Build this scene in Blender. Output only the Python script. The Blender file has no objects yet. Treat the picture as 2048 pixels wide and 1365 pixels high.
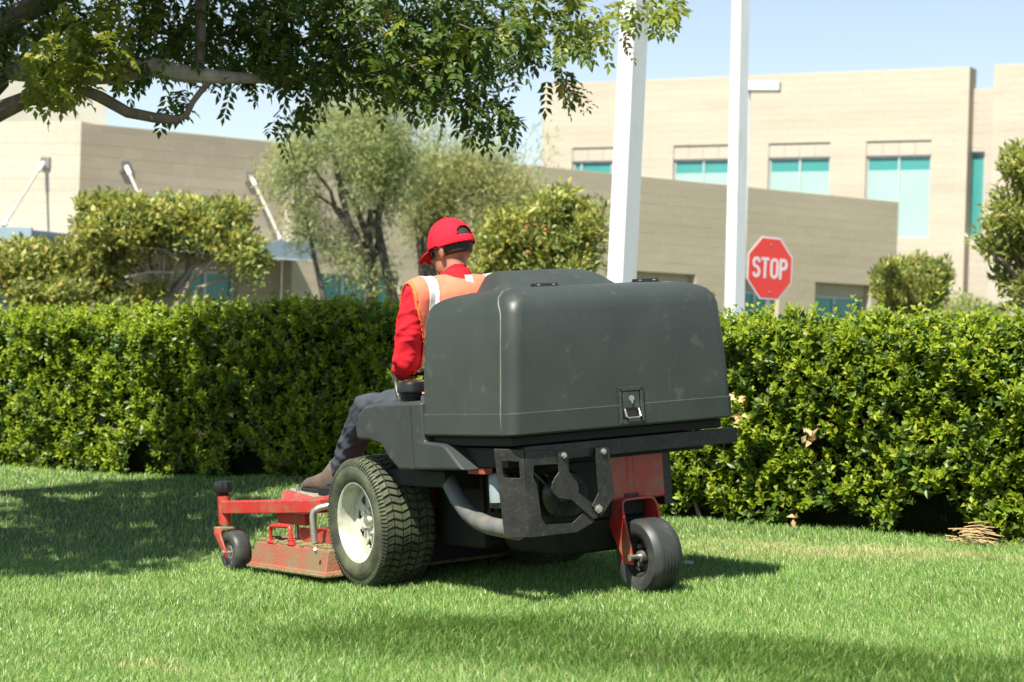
import bpy, bmesh, math, random
import numpy as np
from mathutils import Vector, Matrix, Quaternion
R = math.radians
rng = np.random.default_rng(7)
random.seed(7)
scene = bpy.context.scene
col = scene.collection

# ------------------------------------------------------------------ camera
CAM_H = 1.103
cam_d = bpy.data.cameras.new('camera')
cam = bpy.data.objects.new('camera', cam_d); col.objects.link(cam)
roll = R(1.8)
cam.matrix_world = Matrix(((math.cos(roll), -math.sin(roll), 0, 0),
                           (0, 0, -1, 0),
                           (math.sin(roll), math.cos(roll), 0, CAM_H),
                           (0, 0, 0, 1)))
cam_d.sensor_width = 36.0
cam_d.lens = 72.07
cam_d.clip_end = 2000
cam_d.dof.use_dof = True
cam_d.dof.focus_distance = 8.7
cam_d.dof.aperture_fstop = 4.3
scene.camera = cam

# ------------------------------------------------------------------ sky and sun
SUN_EL = R(56)
sun_dir = Vector((-.52 * math.cos(SUN_EL), -.854 * math.cos(SUN_EL), math.sin(SUN_EL))).normalized()
world = bpy.data.worlds.new('World'); scene.world = world
world.use_nodes = True
wn = world.node_tree
bg = wn.nodes['Background']
sky = wn.nodes.new('ShaderNodeTexSky')
sky.sky_type = 'NISHITA'; sky.sun_disc = False
sky.sun_elevation = SUN_EL
sky.sun_rotation = math.atan2(-.52, -.854)
sky.air_density = 1.0; sky.dust_density = .15; sky.ozone_density = .8
pale = wn.nodes.new('ShaderNodeHueSaturation'); pale.inputs['Saturation'].default_value = .78   # thin summer haze
wn.links.new(sky.outputs[0], pale.inputs['Color']); wn.links.new(pale.outputs[0], bg.inputs[0])
bg.inputs[1].default_value = .075
sun_l = bpy.data.lights.new('sun', 'SUN'); sun_l.energy = 5.0; sun_l.angle = R(.53); sun_l.color = (1, .94, .80)
sun = bpy.data.objects.new('sun', sun_l); col.objects.link(sun)
sun.rotation_euler = (-sun_dir).to_track_quat('-Z', 'Y').to_euler()
scene.view_settings.view_transform = 'Standard'
scene.view_settings.look = 'None'
scene.view_settings.gamma = 1
scene.view_settings.use_curve_mapping = False
scene.view_settings.exposure = 1.02

# ------------------------------------------------------------------ helpers
def at(px, py, y):
    """world point at depth y metres seen at photo pixel (px, py)"""
    u = (px - 1024) / 4100 * y; v = (682.5 - py) / 4100 * y
    return Vector((u * math.cos(roll) - v * math.sin(roll), y, CAM_H + u * math.sin(roll) + v * math.cos(roll)))

def tag(o, label=None, cat=None, group=None, kind=None):
    if label: o['label'] = label
    if cat: o['category'] = cat
    if group: o['group'] = group
    if kind: o['kind'] = kind
    return o

def empty(name, loc=(0, 0, 0), rz=0, mat=None):
    o = bpy.data.objects.new(name, None); col.objects.link(o)
    o.empty_display_size = .1
    if mat is not None: o.matrix_world = mat
    else: o.location = loc; o.rotation_euler = (0, 0, rz)
    return o

def copy_tree(o, parent=None):
    c = o.copy(); col.objects.link(c); c.parent = parent
    for ch in list(o.children): copy_tree(ch, c)
    return c

class MB:
    def __init__(s): s.v = []; s.f = []
    def add(s, vs, fs):
        n = len(s.v); s.v += [tuple(v) for v in vs]; s.f += [tuple(i + n for i in f) for f in fs]; return s
    def box(s, x0, x1, y0, y1, z0, z1):
        return s.add([(x, y, z) for x in (x0, x1) for y in (y0, y1) for z in (z0, z1)],
                     [(0, 1, 3, 2), (4, 6, 7, 5), (0, 4, 5, 1), (2, 3, 7, 6), (0, 2, 6, 4), (1, 5, 7, 3)])
    def bar(s, p0, p1, w, h, up=(0, 0, 1)):
        """square bar from p0 to p1, w across, h along up"""
        p0 = Vector(p0); p1 = Vector(p1); d = (p1 - p0).normalized(); u = Vector(up)
        a = d.cross(u).normalized() * w / 2; b = a.cross(d).normalized() * h / 2
        vs = [p + i * a + j * b for p in (p0, p1) for i, j in ((-1, -1), (1, -1), (1, 1), (-1, 1))]
        return s.add(vs, [(0, 1, 2, 3), (7, 6, 5, 4)] + [(i, i + 4, (i + 1) % 4 + 4, (i + 1) % 4) for i in range(4)])
    def tube(s, path, r, n=10, cap=True):
        path = [Vector(p) for p in path]
        rs = r if hasattr(r, '__len__') else [r] * len(path)
        d0 = (path[1] - path[0]).normalized()
        a = d0.orthogonal().normalized(); vs = []; fs = []
        for i, p in enumerate(path):
            d = (path[min(i + 1, len(path) - 1)] - path[max(i - 1, 0)]).normalized()
            a = (a - d * a.dot(d)).normalized(); b = d.cross(a)
            for k in range(n):
                t = 2 * math.pi * k / n
                vs.append(p + (a * math.cos(t) + b * math.sin(t)) * rs[i])
        for i in range(len(path) - 1):
            for k in range(n):
                fs.append((i * n + k, i * n + (k + 1) % n, (i + 1) * n + (k + 1) % n, (i + 1) * n + k))
        if cap:
            fs.append(tuple(range(n))[::-1]); fs.append(tuple(range((len(path) - 1) * n, len(path) * n)))
        return s.add(vs, fs)
    def loft(s, rings, cap0=True, cap1=True, closed=True):
        n = len(rings[0]); vs = [p for r in rings for p in r]; fs = []
        for i in range(len(rings) - 1):
            for k in range(n if closed else n - 1):
                fs.append((i * n + k, i * n + (k + 1) % n, (i + 1) * n + (k + 1) % n, (i + 1) * n + k))
        if cap0: fs.append(tuple(range(n))[::-1])
        if cap1: fs.append(tuple(range((len(rings) - 1) * n, len(rings) * n)))
        return s.add(vs, fs)
    def revolve(s, prof, c, n=48, axis='y'):
        """prof: list of (radius, offset along axis); closed loop profile"""
        vs = []; fs = []; m = len(prof)
        for k in range(n):
            t = 2 * math.pi * k / n; ct, st = math.cos(t), math.sin(t)
            for r, o in prof:
                if axis == 'y': vs.append((c[0] + r * ct, c[1] + o, c[2] + r * st))
                elif axis == 'z': vs.append((c[0] + r * ct, c[1] + r * st, c[2] + o))
                else: vs.append((c[0] + o, c[1] + r * ct, c[2] + r * st))
        for k in range(n):
            for j in range(m):
                a = k * m + j; b = k * m + (j + 1) % m; k2 = (k + 1) % n
                fs.append((a, b, k2 * m + (j + 1) % m, k2 * m + j))
        return s.add(vs, fs)
    def plate(s, outer, holes, fn, t):
        """flat plate with real holes; fn(a, b, h) gives the 3-D point"""
        bm = bmesh.new()
        for loop in [outer] + list(holes):
            vs = [bm.verts.new((p[0], p[1], 0)) for p in loop]
            for i in range(len(vs)): bm.edges.new((vs[i], vs[(i + 1) % len(vs)]))
        bmesh.ops.triangle_fill(bm, edges=bm.edges[:], use_beauty=True)
        bm.verts.index_update()
        base = [(v.co.x, v.co.y) for v in bm.verts]; n = len(base)
        fs = [tuple(v.index for v in f.verts) for f in bm.faces]
        bm.free()
        vs = [fn(a, b, 0) for a, b in base] + [fn(a, b, t) for a, b in base]
        allf = fs + [tuple(i + n for i in f[::-1]) for f in fs]
        k = 0
        for loop in [outer] + list(holes):
            m = len(loop)
            for i in range(m):
                a = k + i; b = k + (i + 1) % m
                allf.append((a, b, b + n, a + n))
            k += m
        return s.add(vs, allf)
    def build(s, name, mat, parent=None, smooth=35, bevel=0, seg=2, fix=True):
        me = bpy.data.meshes.new(name)
        me.from_pydata(s.v, [], s.f)
        if fix:
            bm = bmesh.new(); bm.from_mesh(me)
            bmesh.ops.recalc_face_normals(bm, faces=bm.faces)
            bm.to_mesh(me); bm.free()
        me.materials.append(mat)
        if smooth:
            me.polygons.foreach_set('use_smooth', [True] * len(me.polygons))
            me.set_sharp_from_angle(angle=R(smooth))
        o = bpy.data.objects.new(name, me); col.objects.link(o); o.parent = parent
        if bevel:
            b = o.modifiers.new('bevel', 'BEVEL'); b.width = bevel; b.segments = seg
            b.limit_method = 'ANGLE'; b.angle_limit = R(40); b.harden_normals = True
        return o

def np_mesh(name, verts, faces, mat, parent=None, smooth=False):
    """verts (n,3), faces (m,k) numpy arrays"""
    me = bpy.data.meshes.new(name)
    k = faces.shape[1]
    me.vertices.add(len(verts)); me.vertices.foreach_set('co', np.ascontiguousarray(verts, dtype=np.float32).ravel())
    me.loops.add(faces.size); me.loops.foreach_set('vertex_index', np.ascontiguousarray(faces, dtype=np.int32).ravel())
    me.polygons.add(len(faces))
    me.polygons.foreach_set('loop_start', np.arange(0, faces.size, k, dtype=np.int32))
    me.polygons.foreach_set('loop_total', np.full(len(faces), k, dtype=np.int32))
    if smooth: me.polygons.foreach_set('use_smooth', np.ones(len(faces), dtype=bool))
    me.update(calc_edges=True); me.validate()
    me.materials.append(mat)
    o = bpy.data.objects.new(name, me); col.objects.link(o); o.parent = parent
    return o

def rrect(x0, x1, y0, y1, r, z, n=6):
    pts = []
    for cx, cy, a0 in ((x1 - r, y1 - r, 0), (x0 + r, y1 - r, 90), (x0 + r, y0 + r, 180), (x1 - r, y0 + r, 270)):
        for k in range(n + 1):
            t = R(a0 + 90 * k / n); pts.append((cx + r * math.cos(t), cy + r * math.sin(t), z))
    return pts

# ------------------------------------------------------------------ materials
def new_mat(name):
    m = bpy.data.materials.new(name); m.use_nodes = True
    nt = m.node_tree
    return m, nt, nt.nodes['Principled BSDF']

def node(nt, t, **kw):
    n = nt.nodes.new(t)
    for k, v in kw.items(): setattr(n, k, v)
    return n

def surf(name, c1, c2, scale=8, rough=(.4, .6), metal=0, bump=0, bscale=60, spec=.5, detail=6, dirt=None, dscale=3, damt=.5, stretch=None, coat=0):
    """two-tone noisy surface, optional dirt colour in blotches, fine bump"""
    m, nt, b = new_mat(name); L = nt.links.new
    tc = node(nt, 'ShaderNodeTexCoord')
    vec = tc.outputs['Object']
    if stretch:
        mp = node(nt, 'ShaderNodeMapping'); mp.inputs['Scale'].default_value = stretch
        L(vec, mp.inputs[0]); vec = mp.outputs[0]
    n1 = node(nt, 'ShaderNodeTexNoise'); n1.inputs['Scale'].default_value = scale; n1.inputs['Detail'].default_value = detail
    L(vec, n1.inputs['Vector'])
    r1 = node(nt, 'ShaderNodeValToRGB'); r1.color_ramp.elements[0].position = .3; r1.color_ramp.elements[1].position = .7
    r1.color_ramp.elements[0].color = (*c1, 1); r1.color_ramp.elements[1].color = (*c2, 1)
    L(n1.outputs[0], r1.inputs[0])
    cout = r1.outputs[0]
    if dirt:
        n2 = node(nt, 'ShaderNodeTexNoise'); n2.inputs['Scale'].default_value = dscale; n2.inputs['Detail'].default_value = 9; n2.inputs['Roughness'].default_value = .7
        L(vec, n2.inputs['Vector'])
        r2 = node(nt, 'ShaderNodeValToRGB'); r2.color_ramp.elements[0].position = .6 - damt * .35; r2.color_ramp.elements[1].position = .78 - damt * .25
        L(n2.outputs[0], r2.inputs[0])
        mx = node(nt, 'ShaderNodeMix', data_type='RGBA'); mx.inputs['B'].default_value = (*dirt, 1)
        L(r2.outputs[0], mx.inputs['Factor']); L(cout, mx.inputs['A']); cout = mx.outputs['Result']
    L(cout, b.inputs['Base Color'])
    mr = node(nt, 'ShaderNodeMapRange'); mr.inputs['To Min'].default_value = rough[0]; mr.inputs['To Max'].default_value = rough[1]
    L(n1.outputs[0], mr.inputs[0]); L(mr.outputs[0], b.inputs['Roughness'])
    b.inputs['Metallic'].default_value = metal
    b.inputs['Specular IOR Level'].default_value = spec
    b.inputs['Coat Weight'].default_value = coat
    if bump:
        n3 = node(nt, 'ShaderNodeTexNoise'); n3.inputs['Scale'].default_value = bscale; n3.inputs['Detail'].default_value = 4
        L(vec, n3.inputs['Vector'])
        bp = node(nt, 'ShaderNodeBump'); bp.inputs['Strength'].default_value = bump; bp.inputs['Distance'].default_value = .01
        L(n3.outputs[0], bp.inputs['Height']); L(bp.outputs[0], b.inputs['Normal'])
    return m

def leaf_mat(name, cols, rough=.4, trans=.35, spec=.5, patch=None, pscale=1.5, tcol=1.4):
    """cols: list of (pos, rgb) picked at random per leaf; translucent"""
    m, nt, b = new_mat(name); L = nt.links.new
    g = node(nt, 'ShaderNodeNewGeometry')
    rp = node(nt, 'ShaderNodeValToRGB')
    e = rp.color_ramp.elements
    e[0].position = cols[0][0]; e[0].color = (*cols[0][1], 1)
    e[1].position = cols[-1][0]; e[1].color = (*cols[-1][1], 1)
    for p, c in cols[1:-1]:
        x = e.new(p); x.color = (*c, 1)
    L(g.outputs['Random Per Island'], rp.inputs[0])
    cout = rp.outputs[0]
    if patch:
        n1 = node(nt, 'ShaderNodeTexNoise'); n1.inputs['Scale'].default_value = pscale; n1.inputs['Detail'].default_value = 3
        tc = node(nt, 'ShaderNodeTexCoord'); L(tc.outputs['Object'], n1.inputs['Vector'])
        r2 = node(nt, 'ShaderNodeValToRGB'); r2.color_ramp.elements[0].position = .5; r2.color_ramp.elements[1].position = .72
        L(n1.outputs[0], r2.inputs[0])
        mx = node(nt, 'ShaderNodeMix', data_type='RGBA'); mx.inputs['B'].default_value = (*patch, 1)
        L(r2.outputs[0], mx.inputs['Factor']); L(cout, mx.inputs['A']); cout = mx.outputs['Result']
    L(cout, b.inputs['Base Color'])
    b.inputs['Roughness'].default_value = rough
    b.inputs['Specular IOR Level'].default_value = spec
    tr = node(nt, 'ShaderNodeBsdfTranslucent')
    hs = node(nt, 'ShaderNodeHueSaturation'); hs.inputs['Value'].default_value = tcol; hs.inputs['Hue'].default_value = .485
    L(cout, hs.inputs['Color']); L(hs.outputs[0], tr.inputs['Color'])
    mixs = node(nt, 'ShaderNodeMixShader'); mixs.inputs[0].default_value = trans
    L(b.outputs[0], mixs.inputs[1]); L(tr.outputs[0], mixs.inputs[2])
    L(mixs.outputs[0], nt.nodes['Material Output'].inputs['Surface'])
    return m

def island_mat(name, cols, rough=.85, bump=.3, bscale=40):
    """masonry: tone picked per block"""
    m, nt, b = new_mat(name); L = nt.links.new
    g = node(nt, 'ShaderNodeNewGeometry')
    rp = node(nt, 'ShaderNodeValToRGB'); e = rp.color_ramp.elements
    e[0].color = (*cols[0], 1); e[1].color = (*cols[-1], 1)
    for i, c in enumerate(cols[1:-1]): x = e.new((i + 1) / (len(cols) - 1)); x.color = (*c, 1)
    L(g.outputs['Random Per Island'], rp.inputs[0])
    tc = node(nt, 'ShaderNodeTexCoord')
    n1 = node(nt, 'ShaderNodeTexNoise'); n1.inputs['Scale'].default_value = bscale; n1.inputs['Detail'].default_value = 6
    n2 = node(nt, 'ShaderNodeTexNoise'); n2.inputs['Scale'].default_value = .6; n2.inputs['Detail'].default_value = 5
    mp = node(nt, 'ShaderNodeMapping'); mp.inputs['Scale'].default_value = (.35, .35, 3.2)
    L(tc.outputs['Object'], mp.inputs[0]); L(tc.outputs['Object'], n1.inputs['Vector']); L(mp.outputs[0], n2.inputs['Vector'])
    ad = node(nt, 'ShaderNodeMath', operation='ADD'); L(n1.outputs[0], ad.inputs[0]); L(n2.outputs[0], ad.inputs[1])
    mr = node(nt, 'ShaderNodeMapRange'); mr.inputs['From Min'].default_value = .6; mr.inputs['From Max'].default_value = 1.4; mr.inputs['To Min'].default_value = .82; mr.inputs['To Max'].default_value = 1.14
    L(ad.outputs[0], mr.inputs[0])
    hs = node(nt, 'ShaderNodeHueSaturation'); L(rp.outputs[0], hs.inputs['Color']); L(mr.outputs[0], hs.inputs['Value'])
    L(hs.outputs[0], b.inputs['Base Color']); b.inputs['Roughness'].default_value = rough
    bp = node(nt, 'ShaderNodeBump'); bp.inputs['Strength'].default_value = bump; bp.inputs['Distance'].default_value = .01
    L(n1.outputs[0], bp.inputs['Height']); L(bp.outputs[0], b.inputs['Normal'])
    return m

M = {}
M['soil'] = surf('soil', (.035, .05, .015), (.07, .09, .03), 6, (.8, 1), bump=.5, bscale=80)
M['asphalt'] = surf('asphalt', (.045, .045, .045), (.065, .063, .06), 3, (.8, .95), bump=.4, bscale=200)
M['concrete'] = surf('concrete', (.36, .34, .3), (.45, .43, .38), 2, (.7, .9), bump=.2, bscale=90)
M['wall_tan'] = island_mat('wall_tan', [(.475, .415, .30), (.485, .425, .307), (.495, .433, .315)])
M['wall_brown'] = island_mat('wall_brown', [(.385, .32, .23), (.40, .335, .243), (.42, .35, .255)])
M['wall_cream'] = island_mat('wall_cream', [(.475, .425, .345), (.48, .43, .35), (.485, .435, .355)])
M['mortar'] = surf('mortar', (.43, .39, .30), (.48, .43, .335), 5, (.85, .95))
M['wall_pink'] = island_mat('wall_pink', [(.45, .41, .35), (.475, .43, .365)])
M['wall_far'] = surf('wall_far', (.33, .33, .28), (.37, .37, .32), 2, (.8, .9))
M['frame'] = surf('window_frame', (.48, .52, .54), (.55, .58, .6), 10, (.35, .5), metal=.3)
M['canopy'] = surf('canopy_metal', (.26, .34, .40), (.30, .38, .44), 4, (.35, .5), metal=.2)
M['canopy_edge'] = surf('canopy_edge', (.62, .68, .70), (.7, .75, .76), 4, (.35, .5))
M['rod'] = surf('rod', (.42, .39, .34), (.5, .46, .41), 6, (.35, .5))
M['anchor'] = surf('anchor', (.22, .22, .21), (.3, .3, .28), 6, (.5, .6), metal=.4)
M['pole'] = surf('pole_paint', (.60, .65, .67), (.66, .70, .715), 3, (.38, .5), dirt=(.50, .51, .47), damt=.32, stretch=(1, 1, .25))
M['lamp_glass'] = surf('lamp_glass', (.5, .5, .48), (.6, .6, .58), 6, (.2, .3))
def glass(name, c, c2, rough=.12):
    m = surf(name, c, c2, .7, (rough, rough + .05), spec=.6)
    return m
M['glass_blind'] = glass('glass_with_blind', (.33, .52, .455), (.36, .55, .485), .3)
M['glass_dark'] = glass('glass_dark', (.015, .25, .25), (.022, .31, .30), .1)
M['glass_mid'] = glass('glass_mid', (.05, .27, .265), (.065, .30, .29), .15)
M['sign_red'] = surf('sign_red', (.80, .055, .045), (.84, .065, .05), 6, (.35, .45))
M['sign_white'] = surf('sign_white', (.72, .72, .72), (.78, .78, .78), 6, (.35, .5))
M['galv'] = surf('galvanised_steel', (.42, .44, .45), (.55, .57, .58), 20, (.35, .5), metal=.7)
M['bark'] = surf('bark', (.13, .10, .075), (.25, .20, .15), 14, (.85, 1), bump=1, bscale=30, stretch=(1, 1, .3))
M['bark_pale'] = surf('bark_pale', (.26, .22, .17), (.42, .37, .30), 12, (.85, 1), bump=.8, bscale=30, stretch=(1, 1, .3))
M['bark_dark'] = surf('bark_dark', (.05, .042, .035), (.12, .1, .08), 12, (.85, 1), bump=1, bscale=30)
# machine
def scuffed(name, c1, c2, scuff):
    m = surf(name, c1, c2, 5, (.40, .52), bump=.05, bscale=170, dirt=scuff, dscale=11, damt=.06)
    nt = m.node_tree; L = nt.links.new; b = nt.nodes['Principled BSDF']
    tc = node(nt, 'ShaderNodeTexCoord'); src = b.inputs['Base Color'].links[0].from_socket
    fac = None
    for rot, sc, th in (((.3, .5, .9), (4, 110, 110), .73), ((1.1, -.4, .2), (120, 6, 120), .74), ((0, 0, 0), (110, 110, 5), .73)):
        mp = node(nt, 'ShaderNodeMapping'); mp.inputs['Rotation'].default_value = rot; mp.inputs['Scale'].default_value = sc
        L(tc.outputs['Object'], mp.inputs[0])
        n = node(nt, 'ShaderNodeTexNoise'); n.inputs['Scale'].default_value = 1.0; n.inputs['Detail'].default_value = 3
        L(mp.outputs[0], n.inputs['Vector'])
        r = node(nt, 'ShaderNodeMapRange'); r.inputs['From Min'].default_value = th - .04; r.inputs['From Max'].default_value = th + .05
        L(n.outputs[0], r.inputs[0])
        if fac is None: fac = r.outputs[0]
        else:
            mx = node(nt, 'ShaderNodeMath', operation='MAXIMUM'); L(fac, mx.inputs[0]); L(r.outputs[0], mx.inputs[1]); fac = mx.outputs[0]
    ml = node(nt, 'ShaderNodeMath', operation='MULTIPLY'); ml.inputs[1].default_value = .6; L(fac, ml.inputs[0])
    mx = node(nt, 'ShaderNodeMix', data_type='RGBA'); mx.inputs['B'].default_value = (*scuff, 1)
    L(ml.outputs[0], mx.inputs['Factor']); L(src, mx.inputs['A']); L(mx.outputs['Result'], b.inputs['Base Color'])
    return m
M['bin'] = scuffed('bin_plastic', (.031, .040, .036), (.040, .050, .045), (.095, .10, .085))
M['fender'] = scuffed('fender_plastic', (.031, .037, .037), (.042, .049, .049), (.12, .12, .10))
M['seam'] = surf('seam_plastic', (.10, .10, .085), (.16, .155, .12), 30, (.5, .7))
M['black_metal'] = surf('black_metal', (.022, .022, .020), (.045, .043, .038), 14, (.3, .5), metal=.3, dirt=(.12, .108, .09), dscale=55, damt=.12, bump=.15, bscale=60)
M['black'] = surf('black_parts', (.006, .006, .006), (.014, .014, .013), 14, (.6, .85))
M['black_gloss'] = surf('black_gloss', (.012, .013, .014), (.02, .021, .022), 14, (.25, .4))
M['rubber'] = surf('rubber', (.028, .033, .024), (.042, .048, .034), 12, (.55, .75), dirt=(.10, .115, .06), dscale=7, damt=.6, bump=.2, bscale=80)
M['rubber_smooth'] = surf('rubber_smooth', (.028, .031, .031), (.042, .046, .045), 10, (.42, .6), dirt=(.09, .09, .06), dscale=9, damt=.25)
M['red'] = surf('red_paint', (.40, .022, .020), (.50, .035, .030), 8, (.3, .5), dirt=(.26, .13, .075), dscale=9, damt=.42, coat=.2)
M['red_dirty'] = surf('red_paint_muddy', (.36, .03, .022), (.42, .05, .035), 6, (.5, .75), dirt=(.20, .14, .075), dscale=4, damt=.85, bump=.4, bscale=90)
M['red_clean'] = surf('red_handle', (.52, .02, .02), (.56, .03, .03), 8, (.3, .4))
M['mud'] = surf('grass_mud', (.17, .14, .065), (.27, .23, .11), 25, (.9, 1), bump=1, bscale=120)
M['white_rim'] = surf('white_rim', (.52, .53, .47), (.60, .61, .55), 9, (.4, .55), dirt=(.30, .31, .19), dscale=6, damt=.5)
M['steel'] = surf('steel', (.45, .44, .41), (.6, .59, .55), 20, (.3, .45), metal=.8, dirt=(.25, .17, .1), damt=.2, dscale=20)
M['pipe'] = surf('exhaust_pipe', (.11, .115, .115), (.17, .17, .165), 12, (.5, .65), metal=.2, dirt=(.2, .18, .15), damt=.3)
M['white_plastic'] = surf('white_plastic', (.22, .27, .29), (.28, .33, .35), 8, (.35, .5))
M['grip'] = surf('grip_pad', (.20, .19, .16), (.29, .275, .23), 30, (.8, .95), bump=.5, bscale=200)
# person
M['skin'] = surf('skin', (.30, .125, .075), (.36, .16, .10), 14, (.42, .55), bump=.05, bscale=120)
M['hair'] = surf('hair', (.018, .012, .01), (.035, .025, .02), 60, (.5, .7), bump=.8, bscale=200)
M['red_shirt'] = surf('red_shirt', (.62, .014, .026), (.68, .02, .035), 12, (.8, .95), bump=.2, bscale=18, spec=.2)
M['orange_vest'] = surf('orange_vest', (.80, .185, .11), (.84, .21, .125), 16, (.75, .9), bump=.25, bscale=40, spec=.2)
M['vest_trim'] = surf('vest_trim', (.82, .15, .04), (.85, .17, .05), 16, (.75, .9))
M['reflective'] = surf('reflective_tape', (.72, .72, .68), (.78, .78, .74), 16, (.35, .45))
M['cap_red'] = surf('cap_red', (.66, .012, .028), (.72, .018, .04), 16, (.8, .95), bump=.35, bscale=90, spec=.2)
M['cap_dark'] = surf('cap_inside', (.012, .008, .008), (.02, .012, .012), 16, (.9, 1))
M['trousers'] = surf('grey_trousers', (.040, .051, .064), (.054, .066, .082), 12, (.8, .95), bump=.4, bscale=24, spec=.2)
M['boot'] = surf('boot_leather', (.085, .065, .05), (.13, .10, .08), 14, (.5, .7), dirt=(.18, .15, .11), damt=.35, bump=.2)
M['lens'] = surf('dark_lens', (.006, .006, .007), (.01, .01, .01), 5, (.08, .12))

# ------------------------------------------------------------------ ground
def gz(x, y):
    x = np.asarray(x, float); y = np.asarray(y, float)
    s = np.clip((y - 10.5) / 3.5, 0, 1); s = s * s * (3 - 2 * s)
    z = .03 + .12 * np.tanh((x + .32) / 1.2) + .16 * s * (.5 - .5 * np.tanh((x + .3) / 1.0))
    z = z + .10 * np.exp(-((x + 1.1) / 1.1) ** 2 - ((y - 13.2) / 1.3) ** 2)
    f = np.clip((y - 15.5) / 2.5, 0, 1); f = f * f * (3 - 2 * f)
    return z * (1 - f)
xs = np.concatenate([np.linspace(-400, -14, 14), np.linspace(-12, 12, 121), np.linspace(14, 400, 14)])
ys = np.concatenate([np.linspace(-120, -4, 10), np.linspace(-2, 20, 111), np.linspace(24, 900, 20)])
gx, gy = np.meshgrid(xs, ys)
gv = np.stack([gx.ravel(), gy.ravel(), gz(gx.ravel(), gy.ravel())], 1)
nx = len(xs); idx = np.arange(len(ys) * nx).reshape(len(ys), nx)
gf = np.stack([idx[:-1, :-1].ravel(), idx[:-1, 1:].ravel(), idx[1:, 1:].ravel(), idx[1:, :-1].ravel()], 1)
ground = np_mesh('ground', gv, gf, M['soil'], smooth=True); ground['kind'] = 'structure'
o = MB().box(-160, 160, 17.9, 33.2, -.3, .012).build('parking_lot', M['asphalt']); o['kind'] = 'structure'
o = MB().box(-160, 160, 17.7, 17.9, -.3, .13).box(-160, 160, 33.2, 33.4, -.3, .14).build('kerb', M['concrete'], bevel=.02); o['kind'] = 'structure'

# ------------------------------------------------------------------ block walls
def block_wall(name, parent, p0, p1, z0, z1, openings, mat, thick=.3, bl=.405, bh=.203, z_split=None, mat2=None):
    """wall of separate blocks with recessed joints from p0 to p1 (outside on the right hand of p0->p1), real openings (s0, s1, za, zb)"""
    p0 = Vector((p0[0], p0[1], 0)); p1 = Vector((p1[0], p1[1], 0)); d = (p1 - p0); Lw = d.length; d.normalize()
    nrm = Vector((d.y, -d.x, 0))
    def P(s, h, z): return p0 + d * s + nrm * h + Vector((0, 0, z))
    # mortar backing with openings
    ss = sorted({0, Lw} | {v for o_ in openings for v in o_[:2]}); zz = sorted({z0, z1} | {v for o_ in openings for v in o_[2:4]})
    b = MB()
    for i in range(len(ss) - 1):
        for j in range(len(zz) - 1):
            sm = (ss[i] + ss[i + 1]) / 2; zm = (zz[j] + zz[j + 1]) / 2
            if any(o_[0] < sm < o_[1] and o_[2] < zm < o_[3] for o_ in openings): continue
            vs = [P(s, h, z) for s in (ss[i], ss[i + 1]) for h in (-.004, -thick) for z in (zz[j], zz[j + 1])]
            b.add(vs, [(0, 1, 3, 2), (4, 6, 7, 5), (0, 4, 5, 1), (2, 3, 7, 6), (0, 2, 6, 4), (1, 5, 7, 3)])
    b.build('wall_core', mat, parent, smooth=0)
    bufs = [MB(), MB()]
    row = 0; z = z0; g = .0012
    while z < z1 - .02:
        zt = min(z + bh, z1); s = -bl / 2 if row % 2 else 0
        while s < Lw - .01:
            a0 = max(s, 0); a1 = min(s + bl, Lw)
            segs = [(a0, a1)]
            for o_ in openings:
                if o_[2] < (z + zt) / 2 < o_[3]:
                    new = []
                    for q0, q1 in segs:
                        if o_[1] <= q0 or o_[0] >= q1: new.append((q0, q1)); continue
                        if o_[0] > q0: new.append((q0, o_[0]))
                        if o_[1] < q1: new.append((o_[1], q1))
                    segs = new
            for q0, q1 in segs:
                if q1 - q0 < .03: continue
                h = random.uniform(0, .001)
                vs = [P(q0 + g, -.004, z + g), P(q1 - g, -.004, z + g), P(q1 - g, -.004, zt - g), P(q0 + g, -.004, zt - g),
                      P(q0 + g + .003, h, z + g + .004), P(q1 - g - .004, h, z + g + .004), P(q1 - g - .004, h, zt - g - .004), P(q0 + g + .003, h, zt - g - .004)]
                bufs[1 if (z_split and z > z_split) else 0].add(vs, [(4, 5, 6, 7), (0, 1, 5, 4), (1, 2, 6, 5), (2, 3, 7, 6), (3, 0, 4, 7)])
            s += bl
        z += bh; row += 1
    for k, bb in enumerate(bufs):
        if bb.f:
            ob = bb.build('blocks', (mat2 if k else mat), parent, smooth=0); ob['kind'] = 'stuff'
    return P, Lw

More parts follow.
